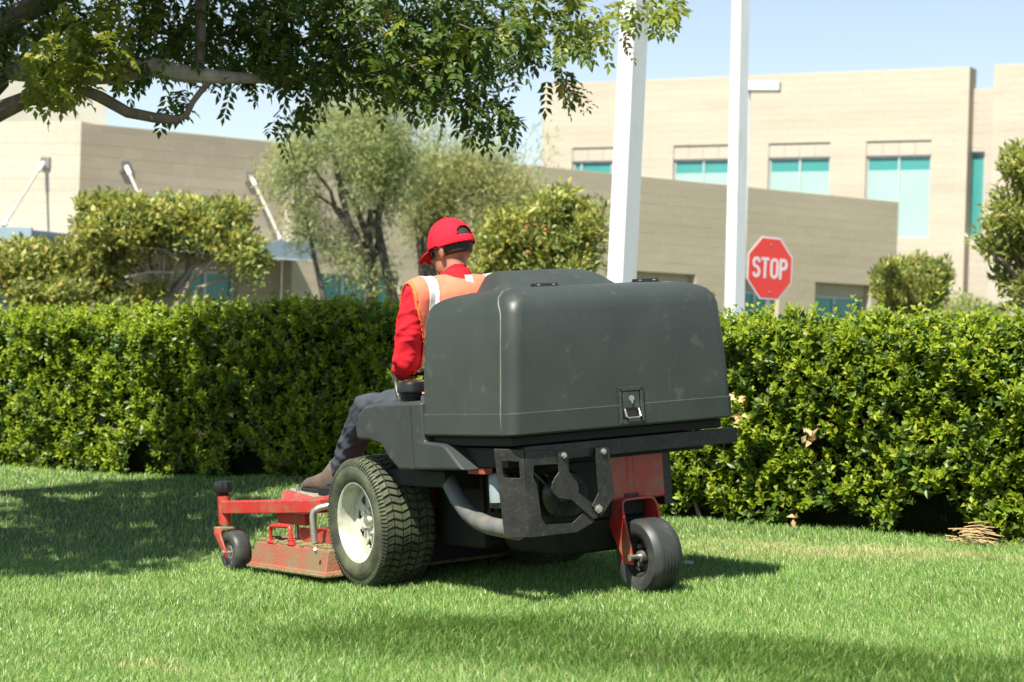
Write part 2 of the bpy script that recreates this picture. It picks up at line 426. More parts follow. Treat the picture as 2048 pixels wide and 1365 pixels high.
def window(parent, P, s0, s1, za, zb, inset, panes, mat, head=0, head_mat=None, blind=0):
    """recessed window: frame, panes, optional masonry panel over it; panes = list of fractions"""
    fr = MB()
    def bx(b, a0, a1, h0, h1, c0, c1):
        vs = [P(s, h, z) for s in (a0, a1) for h in (h0, h1) for z in (c0, c1)]
        b.add(vs, [(0, 1, 3, 2), (4, 6, 7, 5), (0, 4, 5, 1), (2, 3, 7, 6), (0, 2, 6, 4), (1, 5, 7, 3)])
    zt = zb - head
    w = .055
    bx(fr, s0, s0 + w, -inset - .06, -inset, za, zt); bx(fr, s1 - w, s1, -inset - .06, -inset, za, zt)
    bx(fr, s0 + w, s1 - w, -inset - .06, -inset, za, za + w); bx(fr, s0 + w, s1 - w, -inset - .06, -inset, zt - w, zt)
    cuts = [s0 + w] + [s0 + (s1 - s0) * f for f in panes] + [s1 - w]
    for c in cuts[1:-1]: bx(fr, c - w / 2, c + w / 2, -inset - .06, -inset + .004, za + w, zt - w)
    f = fr.build('window', M['frame'], parent, smooth=0)
    for i in range(len(cuts) - 1):
        a0 = cuts[i] + (w / 2 if i else 0); a1 = cuts[i + 1] - (w / 2 if i < len(cuts) - 2 else 0)
        pb = MB()
        if blind:
            zm = zt - w - blind
            bx(pb, a0, a1, -inset - .05, -inset - .035, za + w, zm)
            pb.build('pane', mat, f, smooth=0)
            pb = MB(); bx(pb, a0, a1, -inset - .05, -inset - .035, zm, zt - w)
            pb.build('pane', M['glass_mid'], f, smooth=0)
        else:
            bx(pb, a0, a1, -inset - .05, -inset - .035, za + w, zt - w)
            pb.build('pane', mat if not isinstance(mat, list) else mat[i % len(mat)], f, smooth=0)
    if head:
        hb = MB(); n = max(2, int((s1 - s0) / .41)); st = (s1 - s0) / n
        for k in range(n):
            bx(hb, s0 + k * st + .004, s0 + (k + 1) * st - .004, -inset - .2, -inset + .06, zt + .004, zb)
        ob = hb.build('lintel_panel', head_mat or M['wall_pink'], parent, smooth=0)

# long low wing: one wall from the left corner to the right end
bl_ = empty('low_block_building', (-7.4, 35.2, 0))
tag(bl_, 'low tan block building behind the trees with cable-hung metal canopies', 'building')
bl_.location = (0, 0, 0)
d1 = Vector((.785, .62)).normalized(); c0 = Vector((-7.51, 35.2)); c1 = c0 + d1 * 4.12; n1_ = Vector((d1.y, -d1.x))
lowtop = 4.62
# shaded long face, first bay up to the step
def sx(px):  # distance along the wall of a photo column
    k = (px - 1024) / 4100
    return (k * c0.y - c0.x) / (d1.x - k * d1.y)
P, Lw = block_wall('wall', bl_, c0, c1, 0, lowtop, [(2.0, 3.2, .3, 2.2)], M['wall_brown'])
window(bl_, P, 2.0, 3.2, .3, 2.2, .15, [.5], [M['glass_dark'], M['glass_mid']])
# second bay stands proud
c1b = c1 + n1_ * .35; c2 = c1b + d1 * 16.5
P2, Lw2 = block_wall('wall', bl_, c1b, c2, 0, lowtop, [(.62, 2.4, .2, 2.3), (8.3, 10.1, .2, 2.68), (11.3, 12.65, .2, 2.68), (13.8, 15.65, .2, 2.68)], M['wall_tan'])
window(bl_, P2, .62, 2.4, .2, 2.3, .15, [.33, .66], [M['glass_dark'], M['glass_mid'], M['glass_dark']])
window(bl_, P2, 8.3, 10.1, .2, 2.68, .25, [.5], [M['glass_dark']], .34, M['wall_tan'])
window(bl_, P2, 11.3, 12.65, .2, 2.68, .25, [.3, .62], [M['glass_mid'], M['glass_dark'], M['glass_dark']], .32, M['wall_tan'])
window(bl_, P2, 13.8, 15.65, .2, 2.68, .25, [.48], [M['glass_dark'], M['glass_mid']], .32, M['wall_tan'])
# sunlit return of the step and end wall
block_wall('wall', bl_, c1, c1b, 0, lowtop, [], M['wall_cream'])
# left sunlit face
dl = Vector((-.93, .36)).normalized(); cl = c0 + dl * 9
P3, L3 = block_wall('wall', bl_, cl, c0, 0, lowtop + .02, [(2.5, 7.5, .2, 2.3)], M['wall_cream'])
window(bl_, P3, 2.5, 7.5, .2, 2.3, .15, [.25, .5, .75], [M['glass_dark'], M['glass_mid']])
# flat roof and parapet cap
rp = [c0, c1, c1b, c2, c2 + Vector((-.62, .785)) * 3, cl + Vector((4, 14)), cl]
MB().plate([(p.x, p.y) for p in rp], [], lambda a, b, h: (a, b, lowtop - .25 + h), .1).build('roof', M['concrete'], bl_, smooth=0)
# canopies
def canopy(a, b, nrm, out, z, anchors):
    a = Vector((a.x, a.y, 0)); b = Vector((b.x, b.y, 0)); n = Vector((nrm.x, nrm.y, 0)); d = (b - a).normalized()
    def q(s, h, zz): return a + d * s + n * h + Vector((0, 0, zz))
    L_ = (b - a).length
    bb = MB()
    def bx(m, s0, s1, h0, h1, z0, z1):
        m.add([q(s, h, zz) for s in (s0, s1) for h in (h0, h1) for zz in (z0, z1)], [(0, 1, 3, 2), (4, 6, 7, 5), (0, 4, 5, 1), (2, 3, 7, 6), (0, 2, 6, 4), (1, 5, 7, 3)])
    bx(bb, 0, L_, .03, out - .06, z + .05, z + .13)
    c = bb.build('canopy', M['canopy'], bl_, smooth=0, bevel=.01)
    e = MB(); bx(e, 0, L_, out - .05, out, z - .06, z + .24); bx(e, 0, .05, .03, out - .052, z - .05, z + .2); bx(e, L_ - .05, L_, .03, out - .052, z - .05, z + .2)
    e.build('canopy_edge', M['canopy'], c, smooth=0, bevel=.008)
    e2 = MB(); bx(e2, 0, L_, out - .07, out + .012, z - .085, z - .062); e2.build('canopy_edge', M['canopy_edge'], c, smooth=0)
    for s in anchors:
        A = q(s, .09, z + 1.42); B = q(s, out - .12, z + .26)
        t = MB().tube([A, B], .026, 10).build('tie_rod', M['rod'], bl_)
        k = MB().tube([A + (B - A) * .0, A + (B - A) * .13], .04, 12); k.build('rod_clevis', M['sign_white'], t)
        k = MB().tube([B + (A - B) * .0, B + (A - B) * .06], .038, 12); k.build('rod_clevis', M['sign_white'], t)
        m = MB(); bx(m, s - .09, s + .09, .002, .05, z + 1.33, z + 1.53); m.build('anchor_plate', M['anchor'], bl_, smooth=0, bevel=.006)
canopy(c0 + d1 * .3, c0 + d1 * 4.05, n1_, 1.3, 2.5, [.54, 3.06])
nl_ = Vector((dl.y * -1, dl.x)) if Vector((-dl.y, dl.x)).y < 0 else Vector((dl.y, -dl.x))
canopy(cl, c0 + dl * .05, nl_, 1.3, 2.5, [L3 - .68, L3 - 3.2, L3 - 5.7])

# tall pale block rising behind the left corner
far = empty('tall_block_building'); tag(far, 'pale grey stair block rising behind the low building at the left', 'building')
a = at(213, 240, 52)
fp_ = [(a.x - 9, a.y + 4), (a.x, a.y), (a.x * 1.12, a.y * 1.12), (a.x - 9, a.y + 12)]
MB().loft([[(x, y, z) for x, y in fp_] for z in (0, 7.6)]).build('wall', M['wall_far'], far, smooth=0)
MB().loft([[(x, y, z) for x, y in fp_] for z in (7.602, 7.72)]).build('parapet_cap', M['concrete'], far, smooth=0)

# two-storey office at the right
off = empty('office_building'); tag(off, 'two storey cream block office with teal windows at the right', 'building')
g1 = Vector((12.05, 55.0)); dg = Vector((-.866, .5)); g0 = g1 + dg * 13.1
top = 8.85
def sg(px):
    k = (px - 1036) / 4100
    d = -dg
    return (k * g0.y - g0.x) / (d.x - k * d.y)
wz = (4.22, 6.9)
ops = [(sg(1145), sg(1235), *wz), (sg(1347), sg(1465), *wz), (sg(1537), sg(1660), *wz), (sg(1732), sg(1862), *wz),
       (sg(1560), sg(1690), .4, 2.6)]
P4, L4 = block_wall('wall', off, g0, g1, 0, top, ops, M['wall_cream'])
for i, o_ in enumerate(ops[:4]):
    window(off, P4, *o_, .10, [.18, .85] if i == 0 else [.5], M['glass_blind'], .40, None, blind=.34)
window(off, P4, *ops[4], .15, [.5], [M['glass_dark']])
# recessed link with one slim window, then the next bay
g2 = g1 - dg * .66
off_in = Vector((dg.y * -1, dg.x)); off_in = off_in if off_in.y > 0 else -off_in
P5, L5 = block_wall('wall', off, g1 + off_in * .4 + dg * .3, g2 + off_in * .4 - dg * .3, 0, top - .55, [(.22, .66, 4.28, 6.6)], M['wall_pink'])
window(off, P5, .22, .66, 4.28, 6.6, .1, [], [M['glass_mid']])
block_wall('wall', off, g1, g1 + off_in * .6, 0, top, [], M['wall_cream'])
g3 = g2 - dg * 9
P6, L6 = block_wall('wall', off, g2, g3, 0, top + .02, [(1.05, 2.9, *wz), (4.2, 6.0, *wz)], M['wall_cream'])
block_wall('wall', off, g2 + off_in * .6, g2, 0, top + .02, [], M['wall_cream'])
for o_ in ((1.05, 2.9, *wz), (4.2, 6.0, *wz)): window(off, P6, *o_, .10, [.5], M['glass_blind'], .40, None, blind=.34)
block_wall('wall', off, g0 + off_in * 9, g0, 0, top, [], M['wall_cream'])
rp = [g0, g1, g1 + off_in * .4, g2 + off_in * .4, g2, g3, g3 + off_in * 9, g0 + off_in * 9]
MB().plate([(p.x, p.y) for p in rp], [], lambda a, b, h: (a, b, top - .8 + h), .1).build('roof', M['concrete'], off, smooth=0)

# ------------------------------------------------------------------ lamp posts and sign
def lamp_post(name, base, topp, w0, w1, rz, arm_len, label, head_dir=None, round_=False):
    e = empty(name, (base.x, base.y, float(base.z)))
    t = topp - base
    rings = []
    for f in (0, 1):
        w = w0 + (w1 - w0) * f; c = t * f; ring = []
        for k in range(4):
            for da in (-4, 4):
                an = rz + R(45 + 90 * k + da); ring.append((c.x + w * .7071 * math.cos(an), c.y + w * .7071 * math.sin(an), c.z))
        rings.append(ring)
    MB().loft(rings).build('post', M['pole'], e, smooth=20)
    MB().box(-w0 * 1.1, w0 * 1.1, -w0 * 1.1, w0 * 1.1, -.05, .03).build('base_plate', M['pole'], e, bevel=.006)
    for sxx in (-1, 1):
        for syy in (-1, 1): MB().tube([(sxx * w0 * .9, syy * w0 * .9, .03), (sxx * w0 * .9, syy * w0 * .9, .07)], .015, 8).build('bolt', M['galv'], e)
    if head_dir is not None:
        hd = Vector((head_dir[0], head_dir[1], 0)).normalized(); T = t
        MB().bar(T + hd * .02 + Vector((0, 0, -.06)), T + hd * arm_len + Vector((0, 0, -.06)), .05, .07).build('arm', M['pole'], e)
        hb = MB().bar(T + hd * arm_len + Vector((0, 0, -.05)), T + hd * (arm_len + .62) + Vector((0, 0, -.05)), .36, .19).build('lamp_head', M['pole'], e, bevel=.015)
        MB().bar(T + hd * (arm_len + .04) + Vector((0, 0, -.153)), T + hd * (arm_len + .58) + Vector((0, 0, -.153)), .28, .014).build('lens', M['lamp_glass'], hb)
    tag(e, label, 'lamp post', 'lamp posts in the car park')
    return e
b1 = at(1243.5, 560, 14.5); t1 = at(1269, 20, 14.5); up1 = (t1 - b1).normalized()
lamp_post('lamp_post', b1 - up1 * (b1.z / up1.z), b1 + up1 * 6.2, .150, .136, R(42), .5, 'thick white square post rising right behind the mower bin', (.3, -1))
b2 = at(1468.5, 640, 20); t2 = at(1481.5, 2, 20); up2 = (t2 - b2).normalized()
lamp_post('lamp_post', b2 - up2 * (b2.z / up2.z), b2 + up2 * 7.2, .148, .098, R(38), .5, 'white tapered post just left of the stop sign', (.4, -1))
hb_ = at(1497, 176, 40)
lamp_post('lamp_post', Vector((hb_.x - .02, 40, .0)), Vector((hb_.x - .02, 40, hb_.z + .07)), .11, .10, R(15), .02, 'farther lamp post with a flat white box lamp, mostly hidden by the tapered post', (1, -.25))

sg_ = empty('stop_sign'); sp_c = at(1540, 537, 25)
dS = Vector((.79, .61, 0)).normalized(); nS = Vector((.61, -.79, 0)).normalized()
sg_.matrix_world = Matrix(((dS.x, -nS.x, 0, sp_c.x), (dS.y, -nS.y, 0, sp_c.y), (0, 0, 1, 0), (0, 0, 0, 1)))
tag(sg_, 'red octagonal stop sign on a steel post beside the tapered white post', 'stop sign')
cz = sp_c.z; rot = R(1.2)
def octo(r, y0, y1, name, m, parent):
    b = MB(); rings = []
    for y in (y0, y1):
        rings.append([(r * math.cos(R(22.5 + 45 * k) - rot), y, cz + r * math.sin(R(22.5 + 45 * k) - rot)) for k in range(8)])
    return b.loft(rings).build(name, m, parent, smooth=0)
RS = .381 / math.cos(R(22.5))
pl_ = octo(RS, 0, .004, 'sign_plate', M['sign_white'], sg_)
octo(RS - .023, -.0025, -.0003, 'sign_face', M['sign_red'], pl_)
def stroke(path, w, closed=False):
    n = len(path); vs = []
    for i in range(n):
        a = Vector(path[(i - 1) % n] if closed or i else path[i]); b = Vector(path[(i + 1) % n] if closed or i < n - 1 else path[i])
        d = (b - a).normalized(); nn = Vector((-d.y, d.x)) * w / 2; p = Vector(path[i])
        vs += [p + nn, p - nn]
    m = MB(); V = []; Fc = []
    for y in (-.0052, -.0027):
        for v in vs: V.append((v.x, y, v.y))
    k = len(vs)
    for i in range(n if closed else n - 1):
        j = (i + 1) % n
        Fc += [(2 * i, 2 * i + 1, 2 * j + 1, 2 * j), (k + 2 * i, k + 2 * j, k + 2 * j + 1, k + 2 * i + 1), (2 * i, 2 * j, k + 2 * j, k + 2 * i), (2 * i + 1, k + 2 * i + 1, k + 2 * j + 1, 2 * j + 1)]
    if not closed: Fc += [(0, k, k + 1, 1), (2 * n - 2, 2 * n - 1, k + 2 * n - 1, k + 2 * n - 2)]
    return m.add(V, Fc)
def arc(cx, cz_, rx, rz, a0, a1, n=8): return [(cx + rx * math.cos(R(a0 + (a1 - a0) * i / n)), cz_ + rz * math.sin(R(a0 + (a1 - a0) * i / n))) for i in range(n + 1)]
lw = .038; hh = .127 - lw / 2
def letter(paths, cx):
    m = MB()
    for pth, cl_ in paths:
        pts = [(p[0] + cx, p[1]) for p in pth]
        pts = [(p[0] * math.cos(rot) + p[1] * math.sin(rot), cz + .0 + (-p[0] * math.sin(rot) + p[1] * math.cos(rot))) for p in pts]
        s_ = stroke(pts, lw, cl_); m.add(s_.v, s_.f)
    return m.build('letter', M['sign_white'], pl_, smooth=0)
S_ = arc(0, hh - .055, .048, .055, 20, 200, 10) + arc(0, -(hh - .055), .048, .055, 60, -200, 14)
S_ = arc(0, hh - .054, .048, .054, 10, 225, 12) + [(.0, .008)] + arc(0, -(hh - .054), .048, .054, 45, -170, 12)
letter([(S_, False)], -.232)
letter([([(-.062, hh), (.062, hh)], False), ([(0, hh - lw / 2 - .001), (0, -hh - lw / 2)], False)], -.085)
letter([(arc(0, hh - .05, .05, .05, 0, 180) + arc(0, -(hh - .05), .05, .05, 180, 360), True)], .073)
letter([([(-.045, -hh - lw / 2), (-.045, hh + lw / 2)], False), ([(-.025, hh), (.005, hh)] + arc(.01, hh - .052, .042, .052, 80, -80, 10) + [(-.025, hh - .104)], False)], .225)
for zz in (.29, -.29): MB().tube([(0, -.0075, cz + zz), (0, -.002, cz + zz)], .012, 10).build('bolt', M['galv'], sg_)
MB().box(-.03, .03, .005, .035, 0, cz + .33).build('post', M['galv'], sg_, smooth=0, bevel=.004)

# ------------------------------------------------------------------ riding mower (x forward, y left, z up)
MO = Vector((-.19, 9.26, 0)); MO.z = float(gz(MO.x, MO.y))
Fd = Vector((-.515, .857, 0)); Ld = Vector((-.857, -.515, 0))
def slope(v, e=.6): return float(gz(MO.x + v.x * e, MO.y + v.y * e) - gz(MO.x - v.x * e, MO.y - v.y * e)) / (2 * e)
f3 = (Fd + Vector((0, 0, slope(Fd)))).normalized(); l3 = Ld + Vector((0, 0, slope(Ld))); l3 = (l3 - f3 * l3.dot(f3)).normalized(); u3 = f3.cross(l3)
MOW = Matrix(((f3.x, l3.x, u3.x, MO.x), (f3.y, l3.y, u3.y, MO.y), (f3.z, l3.z, u3.z, MO.z), (0, 0, 0, 1)))
mow = empty('riding_mower', mat=MOW)
tag(mow, 'red and charcoal ride-on mower with a big black rear bin on the lawn', 'riding mower')

# --- rear bin
rings = []
for z, xr, xf, hw, r in ((.672, -1.340, -.70, .563, .04), (.680, -1.348, -.692, .570, .045), (.757, -1.353, -.689, .568, .048), (.7605, -1.3485, -.693, .5635, .048),
                         (.90, -1.352, -.694, .557, .05), (1.03, -1.350, -.70, .548, .052), (1.14, -1.346, -.706, .540, .055),
                         (1.178, -1.337, -.716, .531, .058), (1.203, -1.318, -.733, .514, .062), (1.219, -1.292, -.755, .490, .066), (1.231, -1.252, -.79, .455, .07), (1.240, -1.19, -.83, .40, .07), (1.246, -1.10, -.88, .33, .07)):
    rings.append(rrect(xr - .062, xf + .006, -hw + .045, hw - .026, r, z, 8))
bin_ = MB().loft(rings).build('storage_bin', M['bin'], mow, smooth=34)
# raised hump of the hood in front of the lid
rings = []
for x, hb, ht, zt in ((-1.02, .30, .18, 1.243), (-.98, .33, .20, 1.262), (-.92, .335, .185, 1.297), (-.85, .31, .165, 1.322), (-.75, .275, .15, 1.330), (-.66, .24, .13, 1.325), (-.61, .22, .12, 1.30), (-.59, .20, .11, 1.26)):
    pts = [(x, -hb - .03, 1.06), (x, hb + .03, 1.06), (x, hb + .01, 1.21)]
    for k in range(11):
        u = k / 10; e = u * u * (3 - 2 * u)
        pts.append((x, hb + (ht - hb) * u, 1.225 + (zt - 1.225) * math.sin(e * math.pi / 2)))
    for k in range(11):
        u = 1 - k / 10; e = u * u * (3 - 2 * u)
        pts.append((x, -hb - (ht - hb) * u, 1.225 + (zt - 1.225) * math.sin(e * math.pi / 2)))
    pts.append((x, -hb - .01, 1.21))
    rings.append(pts)
hood = MB().loft(rings).build('hood', M['bin'], mow, smooth=50)
# lid seam on both sides, just ahead of the rear corners
for s in (1, -1):
    path = []
    for z, hw in ((.676, .566), (.757, .5675), (.9, .5565), (1.03, .5475), (1.14, .5395), (1.178, .5305), (1.203, .5135), (1.219, .4895)):
        path.append((-1.337 + max(0, z - 1.14) ** 1.3 * 1.9, s * (hw - .0365 + .0095 * s), z))
    path += [(-1.225, s * (.4195 + .0095 * s), 1.2305), (-1.19, s * (.365 + .0095 * s), 1.2395)]
    MB().tube(path, .0045, 6).build('lid_seam', M['seam'], bin_)
# hinges
for y in (.19, -.30):
    h = MB().box(-1.175, -1.125, y - .055, y + .055, 1.243, 1.250).build('hinge', M['black'], bin_, bevel=.003)
    MB().tube([(-1.148, y - .06, 1.252), (-1.148, y + .06, 1.252)], .007, 10).build('hinge_pin', M['black_gloss'], h)
    for k in (-1, 1): MB().tube([(-1.163, y + k * .035, 1.249), (-1.163, y + k * .035, 1.254)], .007, 8).build('screw', M['steel'], h)
# latch
bx0 = -1.4135
lt = MB().plate([(-.068, .68), (.048, .68), (.048, .828), (-.068, .828)], [[(-.054, .697), (.034, .697), (.034, .812), (-.054, .812)]], lambda a, b, h: (bx0 - .001 - h, a, b), .007).build('latch', M['fender'], bin_, smooth=0, bevel=.002)
MB().box(bx0 - .001, bx0 + .02, -.0539, .0339, .6971, .8119).build('latch_well', M['black_gloss'], lt, smooth=0)
MB().box(bx0 - .006, bx0 - .0015, -.049, .029, .744, .809).build('latch_plate', M['bin'], lt, bevel=.002)
k_ = MB().tube([(bx0 - .006, -.01, .782), (bx0 - .010, -.01, .782)], .012, 12); k_.box(bx0 - .012, bx0 - .0105, -.014, -.006, .762, .79); k_.build('lock', M['steel'], lt)
MB().tube([(bx0 - .004, -.043, .742), (bx0 - .016, -.043, .712), (bx0 - .017, -.035, .706), (bx0 - .017, .015, .706), (bx0 - .016, .023, .712), (bx0 - .004, .023, .742)], .0042, 8).build('latch_ring', M['steel'], lt)
for a in (-.061, .041):
    for b in (.688, .82): MB().tube([(bx0 - .008, a, b), (bx0 - .0105, a, b)], .005, 8).build('screw', M['black'], lt)

# --- fenders with fuel caps
for s, nm in ((1, 'left'), (-1, 'right')):
    prof = [(-.10, .70), (-.135, .765), (-.20, .798), (-.30, .808), (-.715, .812), (-.718, .648), (-.87, .64), (-.905, .625), (-1.03, .535), (-.485, .527), (-.40, .575), (-.335, .632), (-.22, .652), (-.11, .655)]
    rings = [[(x, s * y, z) for x, z in [((p[0] * k + -.5 * (1 - k)), (p[1] * k2 + .66 * (1 - k2))) for p in prof]] for y, k, k2 in ((.25, 1, 1), (.52, 1, 1), (.548, .985, .975))]
    fd = MB().loft(rings).build('fender', M['fender'], mow, smooth=30, bevel=.012, seg=3)
    MB().box(-.625, -.60, s * .5495 - .003, s * .5495 + .003, .535, .80).build('panel_rib', M['fender'], fd, bevel=.002)
    fc = MB().revolve([(0, 0), (.034, 0), (.036, .02), (.042, .03), (.042, .038), (.036, .046), (0, .046)], (-.41, s * .42, .805), 24, 'z').build('filler_neck', M['black'], fd)
    MB().revolve([(0, .04), (.058, .04), (.064, .046), (.064, .07), (.058, .084), (.04, .092), (0, .093)], (-.41, s * .42, .805), 28, 'z').build('fuel_cap', M['black_gloss'], fd)
# --- under-bin tray and engine
MB().box(-1.355, -.74, -.49, .51, .632, .668).build('bin_tray', M['black'], mow, bevel=.006)
MB().plate([(-1.25, .545), (-.95, .545), (-.9, .62), (-1.25, .62)], [], lambda a, b, h: (a, .47 - h, b), .94).build('rear_cover', M['black'], mow, smooth=0)
MB().loft([[(-1.12, -.2, .16), (-.7, -.2, .16), (-.7, .16, .16), (-1.12, .16, .16)], [(-1.19, -.26, .30), (-.68, -.26, .30), (-.68, .24, .30), (-1.19, .24, .30)]]).build('shade_block', M['black'], mow, bevel=.02)  # black block added as deep shade under the engine, hides the far wheel
eng = MB().box(-1.2, -.68, -.20, .26, .30, .545).build('engine', M['black'], mow, bevel=.015)
for k in range(9): MB().box(-1.19 + k * .055, -1.165 + k * .055, .262, .30, .34, .50).build('cooling_fin', M['black'], eng)
MB().revolve([(0, 0), (.085, 0), (.095, .02), (.095, .05), (.08, .07), (0, .07)], (-1.285, .22, .42), 28, 'x').build('flywheel_cover', M['black_metal'], eng)
for k in range(3): MB().tube([(-1.2, .33 - .05 * k, .52 - .01 * k), (-1.26, .30 - .05 * k, .46), (-1.29, .26 - .04 * k, .40), (-1.2, .22 - .03 * k, .34)], .007, 6).build('cable', M['black_gloss'], eng)
MB().revolve([(0, 0), (.04, 0), (.04, .10), (.03, .115), (0, .115)], (-1.05, .40, .40), 20, 'z').build('oil_filter', M['white_plastic'], eng)
MB().box(-1.08, -1.0, .38, .42, .375, .53).build('filter_bracket', M['black_metal'], eng, bevel=.004)
MB().box(-1.06, -.93, .43, .47, .515, .54).build('frame_tab', M['red'], mow, bevel=.003)
# main frame
MB().box(-1.16, .75, .15, .22, .33, .43).build('frame_rail', M['red'], mow, bevel=.006)
MB().box(-1.16, .75, -.22, -.15, .33, .43).build('frame_rail', M['red'], mow, bevel=.006)
MB().box(-.12, .03, -.29, .29, .25, .34).build('axle_housing', M['black'], mow, bevel=.01)
MB().box(-.7, -.1, -.45, .45, .45, .52).build('tank_floor', M['black'], mow, bevel=.006)
# red rear tower that carries the caster
MB().box(-1.215, -1.05, -.29, -.02, .365, .565).build('rear_tower', M['red'], mow, bevel=.01)
MB().box(-1.20, -1.05, -.335, -.293, .33, .60).build('tower_plate', M['black_metal'], mow, bevel=.004)
# exhaust pipe
MB().tube([(-.60, .40, .53), (-.69, .415, .46), (-.76, .425, .405), (-.85, .435, .355), (-.95, .445, .325), (-1.06, .455, .31), (-1.17, .46, .305), (-1.28, .46, .30)], .036, 18).build('exhaust_pipe', M['pipe'], mow)

# --- rear bumper and its plates
bu = MB().box(-1.365, -1.357, -.56, .46, .566, .628).box(-1.357, -1.30, -.558, .458, .620, .626).build('bumper', M['black_metal'], mow, bevel=.003)
MB().box(-1.356, -1.16, -.06, .0, .575, .615).box(-1.356, -1.16, .36, .42, .575, .615).build('bumper_bracket', M['black_metal'], bu, bevel=.003)
fx = lambda x: (lambda a, b, h: (x - h, a, b))
Cc = [(.465, .612), (.29, .604), (.294, .549), (.43, .553), (.434, .505), (.422, .484), (.409, .35), (.391, .322), (.269, .317), (.213, .353), (.165, .313), (.251, .279), (.45, .28), (.47, .28)]
MB().plate(Cc, [], fx(-1.3665), .008).build('guard_plate', M['black_metal'], bu, smooth=0, bevel=.002)
# left wing of the guard, bent forward round the corner
wing = [(0, .618), (.115, .628), (.11, .575), (.028, .566), (.022, .51), (.03, .502), (.0, .50), (0, .505)]
wd = Vector((.055, .10)).normalized()
fw = lambda a, b, h: (-1.372 + wd.x * a + h * wd.y, .468 + wd.y * a - h * wd.x, b)
MB().plate([(0, .282), (0, .618), (.115, .628), (.095, .285)], [[(.022, .51), (.022, .572), (.088, .58), (.084, .515)]], fw, .008).build('guard_wing', M['black_metal'], bu, smooth=0, bevel=.002)
pend = [(.323, .584), (.318, .594), (.299, .598), (.281, .592), (.275, .575), (.277, .52), (.262, .497), (.241, .474), (.236, .452), (.24, .432), (.16, .373), (.15, .345), (.154, .328), (.178, .322), (.274, .408), (.305, .412), (.331, .419), (.352, .437), (.36, .456), (.357, .478), (.345, .497), (.323, .519)]
pb = MB().plate(pend, [], fx(-1.376), .007).build('linkage_plate', M['black_metal'], bu, smooth=0, bevel=.002)
V_ = [(.15, .598), (.095, .6), (.088, .59), (.084, .48), (.077, .409), (.145, .329), (.186, .376), (.152, .424), (.154, .553)]
MB().plate(V_, [], fx(-1.3845), .007).build('linkage_plate', M['black_metal'], bu, smooth=0, bevel=.002)
for a, b, x, r in ((.299, .582, -1.383, .012), (.12, .583, -1.3915, .012), (.16, .362, -1.3915, .017)):
    bo = MB().tube([(x, a, b), (x - .008, a, b)], r, 6).build('bolt', M['steel'], bu, smooth=20)
    MB().tube([(x - .008, a, b), (x - .014, a, b)], r * .55, 10).build('bolt_end', M['steel'], bo)

